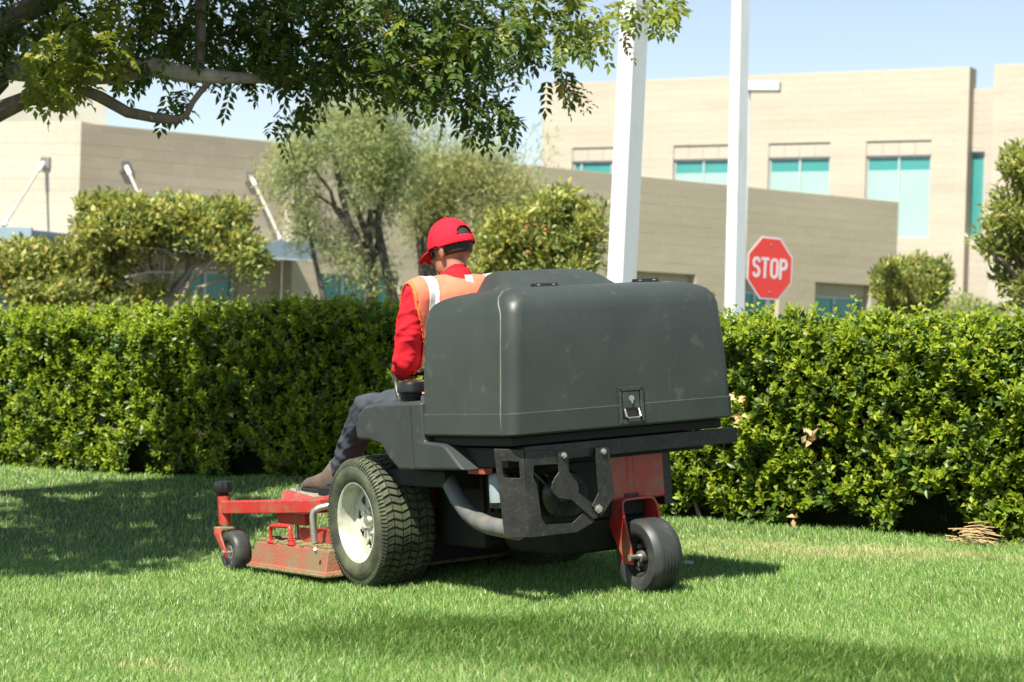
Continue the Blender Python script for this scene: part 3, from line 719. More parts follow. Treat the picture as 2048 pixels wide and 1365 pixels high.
# --- wheels
def tyre(r0, r1, w, bulge=.5):
    """cross-section loop (radius, offset) of a tyre with rounded shoulders; outside is +offset"""
    h = w / 2
    return [(r0, h * .80), (r0 + .02, h * .93), ((r0 + r1) / 2, h), (r1 - .045, h * .985), (r1 - .02, h * .93), (r1 - .006, h * .82), (r1, h * .6), (r1 + .002, 0),
            (r1, -h * .6), (r1 - .006, -h * .82), (r1 - .02, -h * .93), (r1 - .045, -h * .985), ((r0 + r1) / 2, -h), (r0 + .02, -h * .93), (r0, -h * .80)]
def drive_wheel(yc, s):
    w = empty('drive_wheel', (-.05, yc, .288)); w.parent = mow
    tb = MB().revolve(tyre(.165, .272, .275), (0, 0, 0), 72).build('tyre', M['rubber'], w, smooth=50)
    lug = MB(); n = 50; cols_ = 6; hw = .118; cw = 2 * hw / cols_
    for c in range(cols_):
        y0 = -hw + c * cw + .004; y1 = -hw + (c + 1) * cw - .003
        sl = (1 if c % 2 else -1) * R(1.25)
        for k in range(n):
            a = 2 * math.pi * (k + (.0 if c % 2 else .0)) / n; wd_ = R(2.45)
            rt = lambda y: .289 - .012 * (abs(y) / hw) ** 3
            q = []
            for rr in (0, 1):
                for aa, yy in ((a - wd_ - sl, y0), (a + wd_ - sl, y0), (a + wd_ + sl, y1), (a - wd_ + sl, y1)):
                    r_ = (.268 if rr == 0 else rt(yy)); q.append((r_ * math.cos(aa), yy, r_ * math.sin(aa)))
            lug.add(q, [(4, 5, 6, 7), (0, 1, 5, 4), (1, 2, 6, 5), (2, 3, 7, 6), (3, 0, 4, 7)])
    for k in range(n * 2):   # shoulder nibs
        a = 2 * math.pi * k / (n * 2); wd_ = R(1.1)
        for sgn in (1, -1):
            q = []
            for rr, yy in ((.281, .113), (.270, .1265), (.254, .131), (.25, .11)):
                for da in (-wd_, wd_): q.append((rr * math.cos(a + da), sgn * yy, rr * math.sin(a + da)))
            lug.add(q, [(0, 1, 3, 2), (2, 3, 5, 4), (0, 2, 4, 6), (1, 7, 5, 3), (4, 5, 7, 6)])
    lug.build('tread', M['rubber'], tb, smooth=0)
    # dished rim: flange, barrel, disc with triangular holes
    rb = MB().revolve([(.176, .112 * s), (.181, .118 * s), (.176, .124 * s), (.168, .122 * s), (.160, .112 * s), (.156, .06 * s), (.150, .0), (.150, -.10 * s), (.170, -.118 * s), (.172, -.10 * s), (.158, -.08 * s), (.164, .06 * s)], (0, 0, 0), 64).build('rim', M['white_rim'], w, smooth=45)
    outer = [(.153 * math.cos(2 * math.pi * k / 48), .153 * math.sin(2 * math.pi * k / 48)) for k in range(48)]
    holes = []
    for k in range(8):
        a = 2 * math.pi * (k + .3) / 8
        holes.append([(rr * math.cos(a + da), rr * math.sin(a + da)) for rr, da in ((.075, 0), (.098, .17), (.118, .21), (.124, .1), (.124, -.1), (.118, -.21), (.098, -.17))])
    for k in range(5):
        a = 2 * math.pi * (k + .5) / 5
    holes.append([(.03 * math.cos(-2 * math.pi * k / 16), .03 * math.sin(-2 * math.pi * k / 16)) for k in range(16)])
    MB().plate(outer, holes, lambda a, b, h: (a, (.05 - h) * s, b), .008).build('rim_disc', M['white_rim'], rb, smooth=0, bevel=.001)
    MB().revolve([(0, -.1 * s), (.029, -.1 * s), (.029, .06 * s), (.022, .07 * s), (0, .072 * s)], (0, 0, 0), 20).build('hub', M['steel'], w)
    for k in range(5):
        a = 2 * math.pi * (k + .5) / 5; c = (.056 * math.cos(a), .056 * math.sin(a))
        MB().tube([(c[0], .0502 * s, c[1]), (c[0], .068 * s, c[1])], .011, 6).build('lug_nut', M['steel'], w, smooth=20)
    MB().tube([(.148 * math.cos(R(215)), .03 * s, .148 * math.sin(R(215))), (.125 * math.cos(R(215)), .055 * s, .125 * math.sin(R(215)))], .006, 8).build('valve_stem', M['black'], w)
    MB().revolve([(.05, 0), (.148, 0), (.148, -.01 * s), (.05, -.01 * s)], (0, -.055 * s, 0), 32).build('brake_drum', M['black'], w)
    return w
drive_wheel(.4225, 1); drive_wheel(-.4225, -1)

# rear caster
ca = empty('rear_caster', (-1.315, -.12, .148)); ca.parent = mow
ty = [(.078, .046), (.088, .054), (.11, .058), (.134, .056), (.144, .047), (.148, .034)]
for k in range(5):   # ribs
    y = .034 - k * .0136
    ty += [(.1485, y - .001), (.1485, y - .011), (.1445, y - .0118), (.1445, y - .0128)]
ty += [(.148, -.034), (.144, -.047), (.134, -.056), (.11, -.058), (.088, -.054), (.078, -.046)]
ty = [(r_, y_ * 1.2) for r_, y_ in ty]
MB().revolve(ty, (0, 0, 0), 56).build('tyre', M['rubber_smooth'], ca, smooth=40)
rim = MB().revolve([(.088, .052), (.090, .058), (.080, .061)] + [(.072, .052), (.066, .018), (.03, .012), (.03, -.012), (.066, -.018), (.072, -.052), (.080, -.061), (.090, -.058), (.088, -.052)], (0, 0, 0), 40).build('rim', M['black_metal'], ca)
for k in range(4):
    a = R(45 + 90 * k); MB().tube([(.05 * math.cos(a), .013, .05 * math.sin(a)), (.05 * math.cos(a), .028, .05 * math.sin(a))], .010, 6).build('wheel_bolt', M['steel'], rim, smooth=20)
MB().tube([(0, .094, 0), (0, -.094, 0)], .009, 14).build('axle', M['steel'], ca)
MB().tube([(0, .048, 0), (0, -.048, 0)], .022, 20).build('hub', M['steel'], ca)
for s in (1, -1): MB().tube([(0, s * .089, 0), (0, s * .096, 0)], .015, 6).build('axle_nut', M['steel'], ca, smooth=20)
# fork: bent flat strap
def strap(pathyz, xoff, wfun, t):
    b = MB(); rings = []
    for i, (y, z) in enumerate(pathyz):
        a = Vector(pathyz[max(i - 1, 0)]); c = Vector(pathyz[min(i + 1, len(pathyz) - 1)]); d = (c - a).normalized(); n = Vector((-d.y, d.x)) * t / 2
        w = wfun(z); xc = xoff(z)
        rings.append([(xc - w / 2, y + n.x, z + n.y), (xc + w / 2, y + n.x, z + n.y), (xc + w / 2, y - n.x, z - n.y), (xc - w / 2, y - n.x, z - n.y)])
    return b.loft(rings)
fp = [(.083, -.03), (.083, .0), (.083, .06), (.083, .12), (.085, .17), (.083, .20), (.075, .218), (.06, .225), (.0, .226), (-.06, .225), (-.075, .218), (-.083, .20), (-.085, .17), (-.083, .12), (-.083, .06), (-.083, .0), (-.083, -.03)]
strap(fp, lambda z: .03 + max(z, 0) * .46, lambda z: .07 + max(0, z) * .44, .010).build('fork', M['red'], ca, smooth=30, bevel=.002)
MB().tube([(.135, 0, .225), (.135, 0, .43)], .04, 20).build('pivot_post', M['red'], ca)
MB().tube([(.135, 0, .22), (.135, 0, .245)], .05, 20).build('bearing_cup', M['black_metal'], ca)

# --- front carrier arms, casters, deck
for s in (1, -1):
    ar = MB().bar((1.235, s * .607, .317), (.34, s * .50, .345), .055, .062).build('carrier_arm', M['red'], mow, bevel=.006)
    MB().bar((.38, s * .505, .345), (.38, s * .20, .38), .06, .07).build('arm_bracket', M['red'], mow, bevel=.006)
    pv = MB().tube([(1.245, s * .608, .235), (1.245, s * .608, .372)], .031, 20).build('caster_pivot', M['red'], mow)
    MB().tube([(1.245, s * .608, .372), (1.245, s * .608, .392)], .026, 16).build('pivot_stub', M['black'], pv)
    kn = []
    for z, r in ((.388, .034), (.393, .042), (.402, .045), (.430, .045), (.440, .042), (.443, .036)):
        kn.append([(1.245 + r * (1.0 if k % 4 < 2 else .9) * math.cos(2 * math.pi * k / 32), s * .608 + r * (1.0 if k % 4 < 2 else .9) * math.sin(2 * math.pi * k / 32), z) for k in range(32)])
    MB().loft(kn).build('pivot_cap', M['black_gloss'], pv, smooth=25)
    MB().tube([(1.245, s * .608, .195), (1.245, s * .608, .235)], .024, 16).build('spacer', M['steel'], pv)
    fc = empty('front_caster', (1.135, s * .608, .104)); fc.parent = mow
    MB().revolve([(.05, .036), (.06, .044), (.082, .046), (.097, .038), (.103, .02), (.104, 0), (.103, -.02), (.097, -.038), (.082, -.046), (.06, -.044), (.05, -.036)], (0, 0, 0), 40).build('tyre', M['rubber_smooth'], fc, smooth=50)
    MB().revolve([(.018, .03), (.03, .034), (.044, .026), (.052, .037), (.056, .034), (.054, 0), (.056, -.034), (.052, -.037), (.044, -.026), (.03, -.034), (.018, -.03)], (0, 0, 0), 32).build('rim', M['steel'], fc, smooth=40)
    MB().tube([(0, .072, 0), (0, -.072, 0)], .009, 10).build('axle', M['steel'], fc)
    for q in (1, -1): MB().tube([(0, q * .064, 0), (0, q * .073, 0)], .015, 6).build('axle_nut', M['steel'], fc, smooth=20)
    fpp = [(.058, -.022), (.058, .0), (.058, .04), (.058, .085), (.055, .098), (.046, .106), (0, .108), (-.046, .106), (-.055, .098), (-.058, .085), (-.058, .04), (-.058, 0), (-.058, -.022)]
    strap(fpp, lambda z: .0 + max(z, 0) * .85, lambda z: .04 + max(z, 0) * .35, .009).build('fork', M['red'], fc, smooth=30, bevel=.002)
    MB().box(.05, .16, -.045, .045, .104, .118).build('fork_head', M['mud'], fc, bevel=.004)

dk = empty('deck', (0, 0, 0)); dk.parent = mow
# deck shell: sloped side walls, top, rolled lower rim
def deck_ring(dx, dy, z, xs0=.16, xs1=1.02, hw=.60):
    return [(xs0 - dx, hw + dy, z), (xs1 - .05 + dx, hw + dy, z), (xs1 + dx, hw - .06 + dy, z), (xs1 + .10 + dx, .25, z), (xs1 + .10 + dx, -.25, z), (xs1 + dx, -hw + .06 - dy, z), (xs1 - .05 + dx, -hw - dy, z), (xs0 - dx, -hw - dy, z)]
MB().loft([deck_ring(.015, .018, .045), deck_ring(.012, .015, .06), deck_ring(.004, .006, .066), deck_ring(-.008, -.02, .155), deck_ring(-.014, -.03, .162)], True, True).build('shell', M['red_dirty'], dk, smooth=30, bevel=.004)
MB().loft([deck_ring(.018, .021, .043), deck_ring(.019, .023, .050), deck_ring(.016, .020, .057)], False, False).build('lower_rim', M['mud'], dk, smooth=0)
# caked clippings along the deck top, uneven
b = MB(); random.seed(3)
for k in range(150):
    x = random.uniform(.2, 1.0); y = .57 - abs(random.gauss(0, .05)); sz = random.uniform(.008, .025); h = random.uniform(.004, .014)
    b.box(x - sz, x + sz * random.uniform(.5, 1), y - sz * .8, y + sz * .5, .158, .164 + h)
b.build('clippings', M['mud'], dk, smooth=0, bevel=.004)['kind'] = 'stuff'
MB().box(.20, .72, -.46, .46, .163, .212).build('spindle_cover', M['red'], dk, bevel=.008)
MB().box(.18, .66, .478, .486, .163, .232).build('belt_shield', M['red'], dk, bevel=.003)
MB().tube([(.80, .57, .158), (.80, .57, .222), (.793, .57, .236), (.78, .57, .242), (.60, .57, .247), (.585, .57, .243), (.578, .57, .23), (.575, .57, .165)], .0095, 10).build('handle', M['red_clean'], dk)
MB().tube([(.82, .57, .164), (.76, .57, .166)], .012, 8).tube([(.60, .57, .166), (.53, .57, .166)], .012, 8).build('handle_foot', M['red_clean'], dk)
MB().box(.55, .85, .47, .51, .245, .30).build('cross_member', M['red'], mow, bevel=.005)
MB().tube([(.72, .47, .17), (.72, .47, .30)], .011, 10).build('lift_rod', M['steel'], mow)
MB().tube([(.36, .555, .185), (.36, .555, .30), (.355, .55, .325), (.34, .53, .338), (.32, .49, .345)], .016, 12).build('lift_link', M['steel'], mow)
MB().tube([(1.05, .30, .30), (1.05, .30, .405)], .010, 10).tube([(1.05, .34, .30), (1.05, .27, .30)], .008, 8).build('height_pin', M['steel'], mow)
MB().tube([(.22, .615, .15), (.20, .63, .17)], .007, 8).build('grease_fitting', M['steel'], dk)
# foot plate: red wedge with grip pad
fo = MB().loft([[(1.20, .34, .30), (.62, .40, .32), (.62, -.40, .32), (1.20, -.34, .30)], [(1.165, .33, .375), (.80, .355, .352), (.80, -.355, .352), (1.165, -.33, .375)]]).build('foot_plate', M['red'], mow, smooth=0, bevel=.006)
MB().loft([[(1.155, .30, .3765), (.815, .325, .3535), (.815, -.325, .3535), (1.155, -.30, .3765)], [(1.15, .295, .3815), (.82, .32, .3585), (.82, -.32, .3585), (1.15, -.295, .3815)]]).build('grip_pad', M['grip'], fo, smooth=0)
MB().box(.10, .125, -.265, .265, .06, .31).build('shade_sheet', M['black'], dk, smooth=0)  # black sheet added to stand in for the shade behind the deck
MB().box(-.62, -.22, -.24, .24, .17, .44).build('shade_box', M['black'], mow, bevel=.02)  # black box added to darken the gap like deep shadow
MB().box(.1, .66, -.38, .38, .37, .41).build('floor_pan', M['black'], mow, bevel=.006)
# seat and levers
se = MB().loft([rrect(-.36, .16, -.235, .235, .06, .60), rrect(-.37, .17, -.245, .245, .07, .64), rrect(-.36, .16, -.235, .235, .07, .685), rrect(-.32, .12, -.20, .20, .07, .70)]).build('seat', M['black'], mow, smooth=60)
rings = []
for z, x, hw in ((.68, -.34, .20), (.72, -.36, .235), (.9, -.40, .235), (1.05, -.43, .21), (1.10, -.44, .17)): rings.append([(p[0], p[1], z) for p in rrect(x - .05, x + .05, -hw, hw, .045, z)])
MB().loft(rings).build('backrest', M['black'], se, smooth=60)
MB().box(-.40, .1, -.20, .20, .44, .60).build('seat_box', M['black'], mow, bevel=.01)
for s in (1, -1):
    lv = MB().tube([(-.02, s * .27, .62), (-.01, s * .27, .80), (.03, s * .262, .88), (.09, s * .24, .918), (.12, s * .21, .925), (.13, s * .19, .925), (.13, s * .07, .925)], .012, 10).build('control_lever', M['black_metal'], mow)
    MB().tube([(.13, s * .2, .925), (.13, s * .07, .925)], .018, 12).build('lever_grip', M['black'], lv)
    MB().box(-.07, .03, s * .27 - .025, s * .27 + .025, .41, .64).build('lever_pedestal', M['black'], mow, bevel=.008)

# ------------------------------------------------------------------ person on the mower (same frame as the mower)
per = empty('person', mat=MOW)
tag(per, 'seated person in red cap, red long-sleeved shirt and orange safety vest driving the mower', 'person')
def capsule(b, p0, p1, r0, r1, n=16):
    p0 = Vector(p0); p1 = Vector(p1); d = (p1 - p0); L_ = d.length; d.normalize()
    path = []; rs = []
    for k in range(5): t = R(90 - 90 * k / 4); path.append(p0 - d * r0 * math.sin(t)); rs.append(max(r0 * math.cos(t), .0008))
    for k in range(5): t = R(90 * k / 4); path.append(p1 + d * r1 * math.sin(t)); rs.append(max(r1 * math.cos(t), .0008))
    b.tube(path, rs, n)
def ellipsoid(b, c, r, mat=None, n=20):
    vs = []; fs = []; m = 12
    for i in range(m + 1):
        ph = math.pi * i / m
        for k in range(n):
            th = 2 * math.pi * k / n
            v = Vector((r[0] * max(math.sin(ph), .002) * math.cos(th), r[1] * max(math.sin(ph), .002) * math.sin(th), r[2] * math.cos(ph)))
            vs.append((mat @ (v + Vector(c))) if mat is not None else v + Vector(c))
    for i in range(m):
        for k in range(n): fs.append((i * n + k, (i + 1) * n + k, (i + 1) * n + (k + 1) % n, i * n + (k + 1) % n))
    fs += [tuple(range(n))[::-1], tuple(range(m * n, (m + 1) * n))]
    b.add(vs, fs)
HC = Vector((-.065, -.010, 1.462))
HM = Matrix.Translation(HC) @ Matrix.Rotation(R(17), 4, 'Z') @ Matrix.Rotation(R(12), 4, 'Y') @ Matrix.Scale(1.05, 4)
body = MB(); bones = []   # bones: (material index, p0, p1, radius)
def limb(mi, p0, p1, r0, r1, n=16): capsule(body, p0, p1, r0, r1, n); bones.append((mi, Vector(p0), Vector(p1), (r0 + r1) / 2))
# torso
for z, x, rx, ry in ((.74, -.12, .13, .175), (.84, -.13, .125, .165), (.95, -.135, .12, .165), (1.06, -.135, .125, .178), (1.16, -.13, .12, .185), (1.24, -.12, .10, .175)):
    ellipsoid(body, (x, 0, z), (rx, ry, .10))
bones.append((1, Vector((-.12, 0, .80)), Vector((-.12, 0, 1.25)), .15)); bones.append((1, Vector((-.11, -.16, 1.25)), Vector((-.11, .16, 1.25)), .08))
capsule(body, (-.115, 0, 1.285), (-.105, .155, 1.262), .066, .070); capsule(body, (-.115, 0, 1.285), (-.105, -.155, 1.262), .066, .070)
capsule(body, (-.118, 0, 1.24), (-.098, -.006, 1.345), .072, .056); bones.append((1, Vector((-.118, 0, 1.26)), Vector((-.105, -.003, 1.325)), .07))
limb(0, (-.098, -.006, 1.36), (-.085, -.010, 1.42), .054, .055)
# head
ellipsoid(body, (-.008, 0, .022), (.096, .076, .098), HM); ellipsoid(body, (.035, 0, -.035), (.062, .06, .075), HM); ellipsoid(body, (.055, 0, -.082), (.036, .036, .032), HM)
ellipsoid(body, (.03, .03, -.06), (.05, .03, .045), HM); ellipsoid(body, (.03, -.03, -.06), (.05, .03, .045), HM)
ellipsoid(body, (.098, 0, -.018), (.022, .014, .026), HM); ellipsoid(body, (.094, 0, -.058), (.014, .022, .010), HM); ellipsoid(body, (.09, 0, .018), (.016, .045, .012), HM)
ellipsoid(body, (.072, .034, -.022), (.022, .022, .02), HM); ellipsoid(body, (.072, -.034, -.022), (.022, .022, .02), HM)
for s in (1, -1):
    em = HM @ Matrix.Translation((-.012, s * .079, -.012)) @ Matrix.Rotation(s * R(-22), 4, 'Z')
    ellipsoid(body, (0, 0, 0), (.021, .009, .034), em, 14); ellipsoid(body, (.008, -s * .004, -.022), (.012, .009, .014), em, 12)
bones.append((0, HM @ Vector((0, 0, .05)), HM @ Vector((.02, 0, -.05)), .09))
for s in (1, -1):
    # arms: sleeve to the wrist, hand on the lever grip
    sh = (-.105, s * .185, 1.262); el = (-.03, s * .226, .996); wr = (.115, s * .19, .925)
    limb(1, sh, ((sh[0] + el[0]) / 2, s * .216, 1.13), .076, .072); limb(1, ((sh[0] + el[0]) / 2, s * .216, 1.13), el, .072, .066); limb(1, el, wr, .060, .040)
    kn = (.148, s * .155, .945)
    limb(0, wr, kn, .027, .028)
    for i in range(4):
        y = s * (.17 - .021 * i)
        ks = [(.150, y, .957), (.166, y - s * .002, .947), (.168, y - s * .003, .918), (.146, y - s * .003, .900), (.122, y - s * .002, .904)]
        for a, b_ in zip(ks, ks[1:]): limb(0, a, b_, .0092, .0088, 10)
        limb(0, kn, ks[0], .014, .010, 10)
    th = [(.125, s * .15, .945), (.108, s * .125, .938), (.105, s * .10, .922)]
    limb(0, wr, th[0], .018, .012, 10)
    for a, b_ in zip(th, th[1:]): limb(0, a, b_, .011, .010, 10)
    # legs
    hip = (-.08, s * .10, .755); kne = (.415, s * .215, .765); ank = (.735, s * .205, .475)
    limb(2, hip, ((hip[0] + kne[0]) / 2, s * .165, .772), .100, .086); limb(2, ((hip[0] + kne[0]) / 2, s * .165, .772), kne, .086, .070)
    limb(2, kne, (.56, s * .212, .65), .069, .066); limb(2, (.56, s * .212, .65), ank, .066, .056)
    capsule(body, ank, (.755, s * .207, .42), .045, .040); capsule(body, (.755, s * .207, .415), (1.0, s * .235, .405), .038, .030); bones.append((2, Vector((.75, s * .205, .45)), Vector((1.0, s * .23, .40)), .04))
bones.append((2, Vector((-.14, -.08, .72)), Vector((-.14, .08, .72)), .15))
src = body.build('body_source', M['skin'], None, smooth=0, fix=False)
rm = src.modifiers.new('remesh', 'REMESH'); rm.mode = 'VOXEL'; rm.voxel_size = .0068
sm = src.modifiers.new('smooth', 'SMOOTH'); sm.factor = .5; sm.iterations = 5
dg_ = bpy.context.evaluated_depsgraph_get(); dg_.update()
me = bpy.data.meshes.new_from_object(src.evaluated_get(dg_))
bpy.data.objects.remove(src, do_unlink=True)
me.name = 'body'
me.materials.clear()
for k in ('skin', 'red_shirt', 'trousers'): me.materials.append(M[k])
V = np.empty(len(me.vertices) * 3); me.vertices.foreach_get('co', V); V = V.reshape(-1, 3)
N = np.empty(len(me.vertices) * 3); me.vertices.foreach_get('normal', N); N = N.reshape(-1, 3)
# cloth folds on the sleeves and trousers
fr_ = np.random.default_rng(5); fold = sum(.0021 * np.sin(V @ (fr_.normal(size=3) * (24 + 11 * k_)) + 2.2 * np.sin(V @ (fr_.normal(size=3) * 14)) + fr_.uniform(0, 6)) for k_ in range(5))
fold = fold + sum(.0030 * ((1 - np.abs(np.sin(V @ (fr_.normal(size=3) * np.array((14, 10, 22))) + 1.6 * np.sin(V @ (fr_.normal(size=3) * 16)) + fr_.uniform(0, 6)))) ** 3) for k_ in range(4))
nf = len(me.polygons)
FC = np.empty(nf * 3); me.polygons.foreach_get('center', FC); FC = FC.reshape(-1, 3)
def bone_dist(Pn):
    best = np.full(len(Pn), 9.); mi = np.zeros(len(Pn), int)
    for m_, a, b_, r_ in bones:
        a = np.array(a); d = np.array(b_) - a; t = np.clip(((Pn - a) @ d) / max(d @ d, 1e-9), 0, 1)
        ds = np.linalg.norm(Pn - a - t[:, None] * d, axis=1) - r_
        k = ds < best; best[k] = ds[k]; mi[k] = m_
    return mi
fm = bone_dist(FC); vm = bone_dist(V)
me.polygons.foreach_set('material_index', fm.astype(np.int32))
cloth = (vm > 0)
V2 = V + N * (fold * cloth)[:, None] * np.where((np.abs(V[:, 1]) > .2) | (V[:, 2] < .86), 1.0, .5)[:, None]
me.vertices.foreach_set('co', V2.ravel())
me.polygons.foreach_set('use_smooth', np.ones(nf, dtype=bool)); me.update()
bo = bpy.data.objects.new('body', me); col.objects.link(bo); bo.parent = per
# vest: shell over the torso
quads = [tuple(p.vertices) for p in me.polygons]
def shell(name, mask_fn, off, mat, parent, thick=.004):
    keep = [i for i in range(nf) if mask_fn(FC[i])]
    used = {}; vs = []; fs = []
    for i in keep:
        q = []
        for vi in quads[i]:
            if vi not in used: used[vi] = len(vs); vs.append(tuple(V[vi] + N[vi] * off))
            q.append(used[vi])
        fs.append(tuple(q))
    b = MB(); b.v = vs; b.f = fs
    o = b.build(name, mat, parent, smooth=70, fix=False)
    w_ = o.modifiers.new('smooth', 'SMOOTH'); w_.factor = .5; w_.iterations = 6
    s_ = o.modifiers.new('thickness', 'SOLIDIFY'); s_.thickness = thick; s_.offset = -1
    return o
tor = (fm == 1)
neckc = np.array((-.108, -.002))
def vest_mask(c):
    if c[2] < .82 or c[2] > 1.345: return False
    if c[2] > 1.05 and abs(c[1]) > .242 - max(0, 1.22 - c[2]) * .27: return False
    if c[2] <= 1.05 and (abs(c[1]) > .195 or c[0] > .02): return False
    if c[2] > 1.30 and (c[0] - neckc[0]) ** 2 + (c[1] - neckc[1]) ** 2 < .064 ** 2: return False
    if c[0] > -.06 and c[2] > 1.08 and abs(c[1]) < .09: return False
    return True
ve = shell('vest', vest_mask, .011, M['orange_vest'], per)
stripe = lambda s: (lambda c: vest_mask(c) and .128 < s * c[1] < .186 and c[2] > .9)
shell('reflective_stripe', stripe(1), .0145, M['reflective'], ve, .002)
shell('reflective_stripe', stripe(-1), .0145, M['reflective'], ve, .002)
edge = lambda s: (lambda c: vest_mask(c) and c[2] > 1.05 and s * c[1] > .227 - max(0, 1.22 - c[2]) * .27)
shell('armhole_trim', edge(1), .0135, M['vest_trim'], ve, .003); shell('armhole_trim', edge(-1), .0135, M['vest_trim'], ve, .003)
# shirt collar and label at the nape
rings = []
for z, r, dx in ((1.315, .076, -.112), (1.345, .070, -.106), (1.365, .068, -.102), (1.368, .064, -.102), (1.345, .064, -.106), (1.318, .066, -.112)):
    rings.append([(dx + r * math.cos(2 * math.pi * k / 32) + .0, -.003 + r * .98 * math.sin(2 * math.pi * k / 32), z + .012 * math.cos(2 * math.pi * k / 32) * -1) for k in range(32)])
rings.append(rings[0]); MB().loft(rings, False, False).build('collar', M['red_shirt'], per, smooth=60)
lb = MB().bar((-.187, -.018, 1.343), (-.2025, -.018, 1.306), .036, .003, up=(1, 0, .4)).build('vest_label', M['reflective'], ve, bevel=.001)
# cap (head frame), open at the back above the strap
def hp(x, y, z): return HM @ Vector((x, y, z))
cv = []; cf = []; nt_, npn = 96, 30
rx, ry, rz = .108, .0905, .112; cz0 = .022
for i in range(npn + 1):
    ph = R(2 + (92 - 2) * i / npn)
    for k in range(nt_):
        th = 2 * math.pi * k / nt_
        sq = 1 + .04 * math.cos(4 * th)
        x = -.006 + rx * math.sin(ph) * math.cos(th); y = ry * math.sin(ph) * math.sin(th)
        z = cz0 + rz * math.cos(ph) * (1.0 if math.cos(th) < 0 else 1.04) - .010 * (1 - math.cos(ph)) * (1 if math.cos(th) < 0 else .2)
        cv.append(hp(x, y, z))
for i in range(npn):
    for k in range(nt_):
        th = 2 * math.pi * (k + .5) / nt_; back = abs(((th - math.pi + math.pi) % (2 * math.pi)) - math.pi)
        # half-moon opening
        row = npn - 1 - i
        if row >= 5 and back < R(32) * math.sqrt(max(0, 1 - ((row - 5) / 7) ** 2)): continue
        cf.append((i * nt_ + k, i * nt_ + (k + 1) % nt_, (i + 1) * nt_ + (k + 1) % nt_, (i + 1) * nt_ + k))
cf.append(tuple(range(nt_))[::-1])
cb = MB(); cb.v = [tuple(v) for v in cv]; cb.f = cf
cap = cb.build('cap', M['cap_red'], per, smooth=60)
s_ = cap.modifiers.new('thickness', 'SOLIDIFY'); s_.thickness = .003; s_.offset = 1
rings = []
for i in range(11):
    u = i / 10; x = .082 + .088 * u; hw_ = .078 * math.sqrt(max(0.0, 1 - (u * .98) ** 2.6)) + .002
    rings.append([hp(x, hw_ * t, .026 - .030 * u + .004 - .022 * (abs(t) ** 2) * (.6 + .4 * hw_ / .078)) for t in np.linspace(-1, 1, 13)])
bb = MB(); bb.loft(rings, False, False, closed=False)
br = bb.build('brim', M['cap_red'], cap, smooth=60); s_ = br.modifiers.new('thickness', 'SOLIDIFY'); s_.thickness = .004
MB().tube([hp(-.006, 0, cz0 + rz + .004), hp(-.006, 0, cz0 + rz + .010)], .007, 10).build('button', M['cap_red'], cap)
for k in range(6):
    th = R(30 + 60 * k); pts = []
    for i in range(10):
        ph = R(5 + 60 * i / 9); pts.append(hp(-.006 + (rx + .003) * math.sin(ph) * math.cos(th), (ry + .003) * math.sin(ph) * math.sin(th), cz0 + (rz + .003) * math.cos(ph) - .010 * (1 - math.cos(ph)) * (1 if math.cos(th) < 0 else .2)))
    MB().tube(pts, .0013, 5).build('seam', M['cap_red'], cap)
# hair: close-cropped shell on the back of the skull
hv = []; hf = []; n_t = 36; n_p = 12
for i in range(n_p + 1):
    ph = R(20 + 102 * i / n_p)
    for k in range(n_t + 1):
        th = R(98 + 164 * k / n_t)
        dn = 1.0
        hv.append(hp(-.008 + .0985 * math.sin(ph) * math.cos(th), .0785 * math.sin(ph) * math.sin(th), .022 + .100 * math.cos(ph)))
for i in range(n_p):
    for k in range(n_t): hf.append((i * (n_t + 1) + k, i * (n_t + 1) + k + 1, (i + 1) * (n_t + 1) + k + 1, (i + 1) * (n_t + 1) + k))
b = MB(); b.v = [tuple(v) for v in hv]; b.f = hf; ho = b.build('hair', M['hair'], per, smooth=60)
s_ = ho.modifiers.new('thickness', 'SOLIDIFY'); s_.thickness = .003; s_.offset = 0
# sunglasses
sgl = MB()
for s in (1, -1):
    ring = []
    for k in range(7):
        t = R(8 + 62 * k / 6); x = .018 + .084 * math.cos(t); y = s * .079 * math.sin(t); ring.append((x, y))
    sgl.loft([[hp(x * f, y * f, .016 - .002) for x, y in ring for f in (1,)] , [hp(x * 1.0, y, -.024) for x, y in ring]], False, False, closed=False)
so = sgl.build('sunglasses', M['lens'], per, smooth=60, fix=False); s_ = so.modifiers.new('thickness', 'SOLIDIFY'); s_.thickness = .003; s_.offset = 1
for s in (1, -1): MB().tube([hp(.045, s * .0795, .004), hp(.0, s * .0835, .004), hp(-.02, s * .083, -.006)], .0028, 6).build('temple', M['lens'], so)
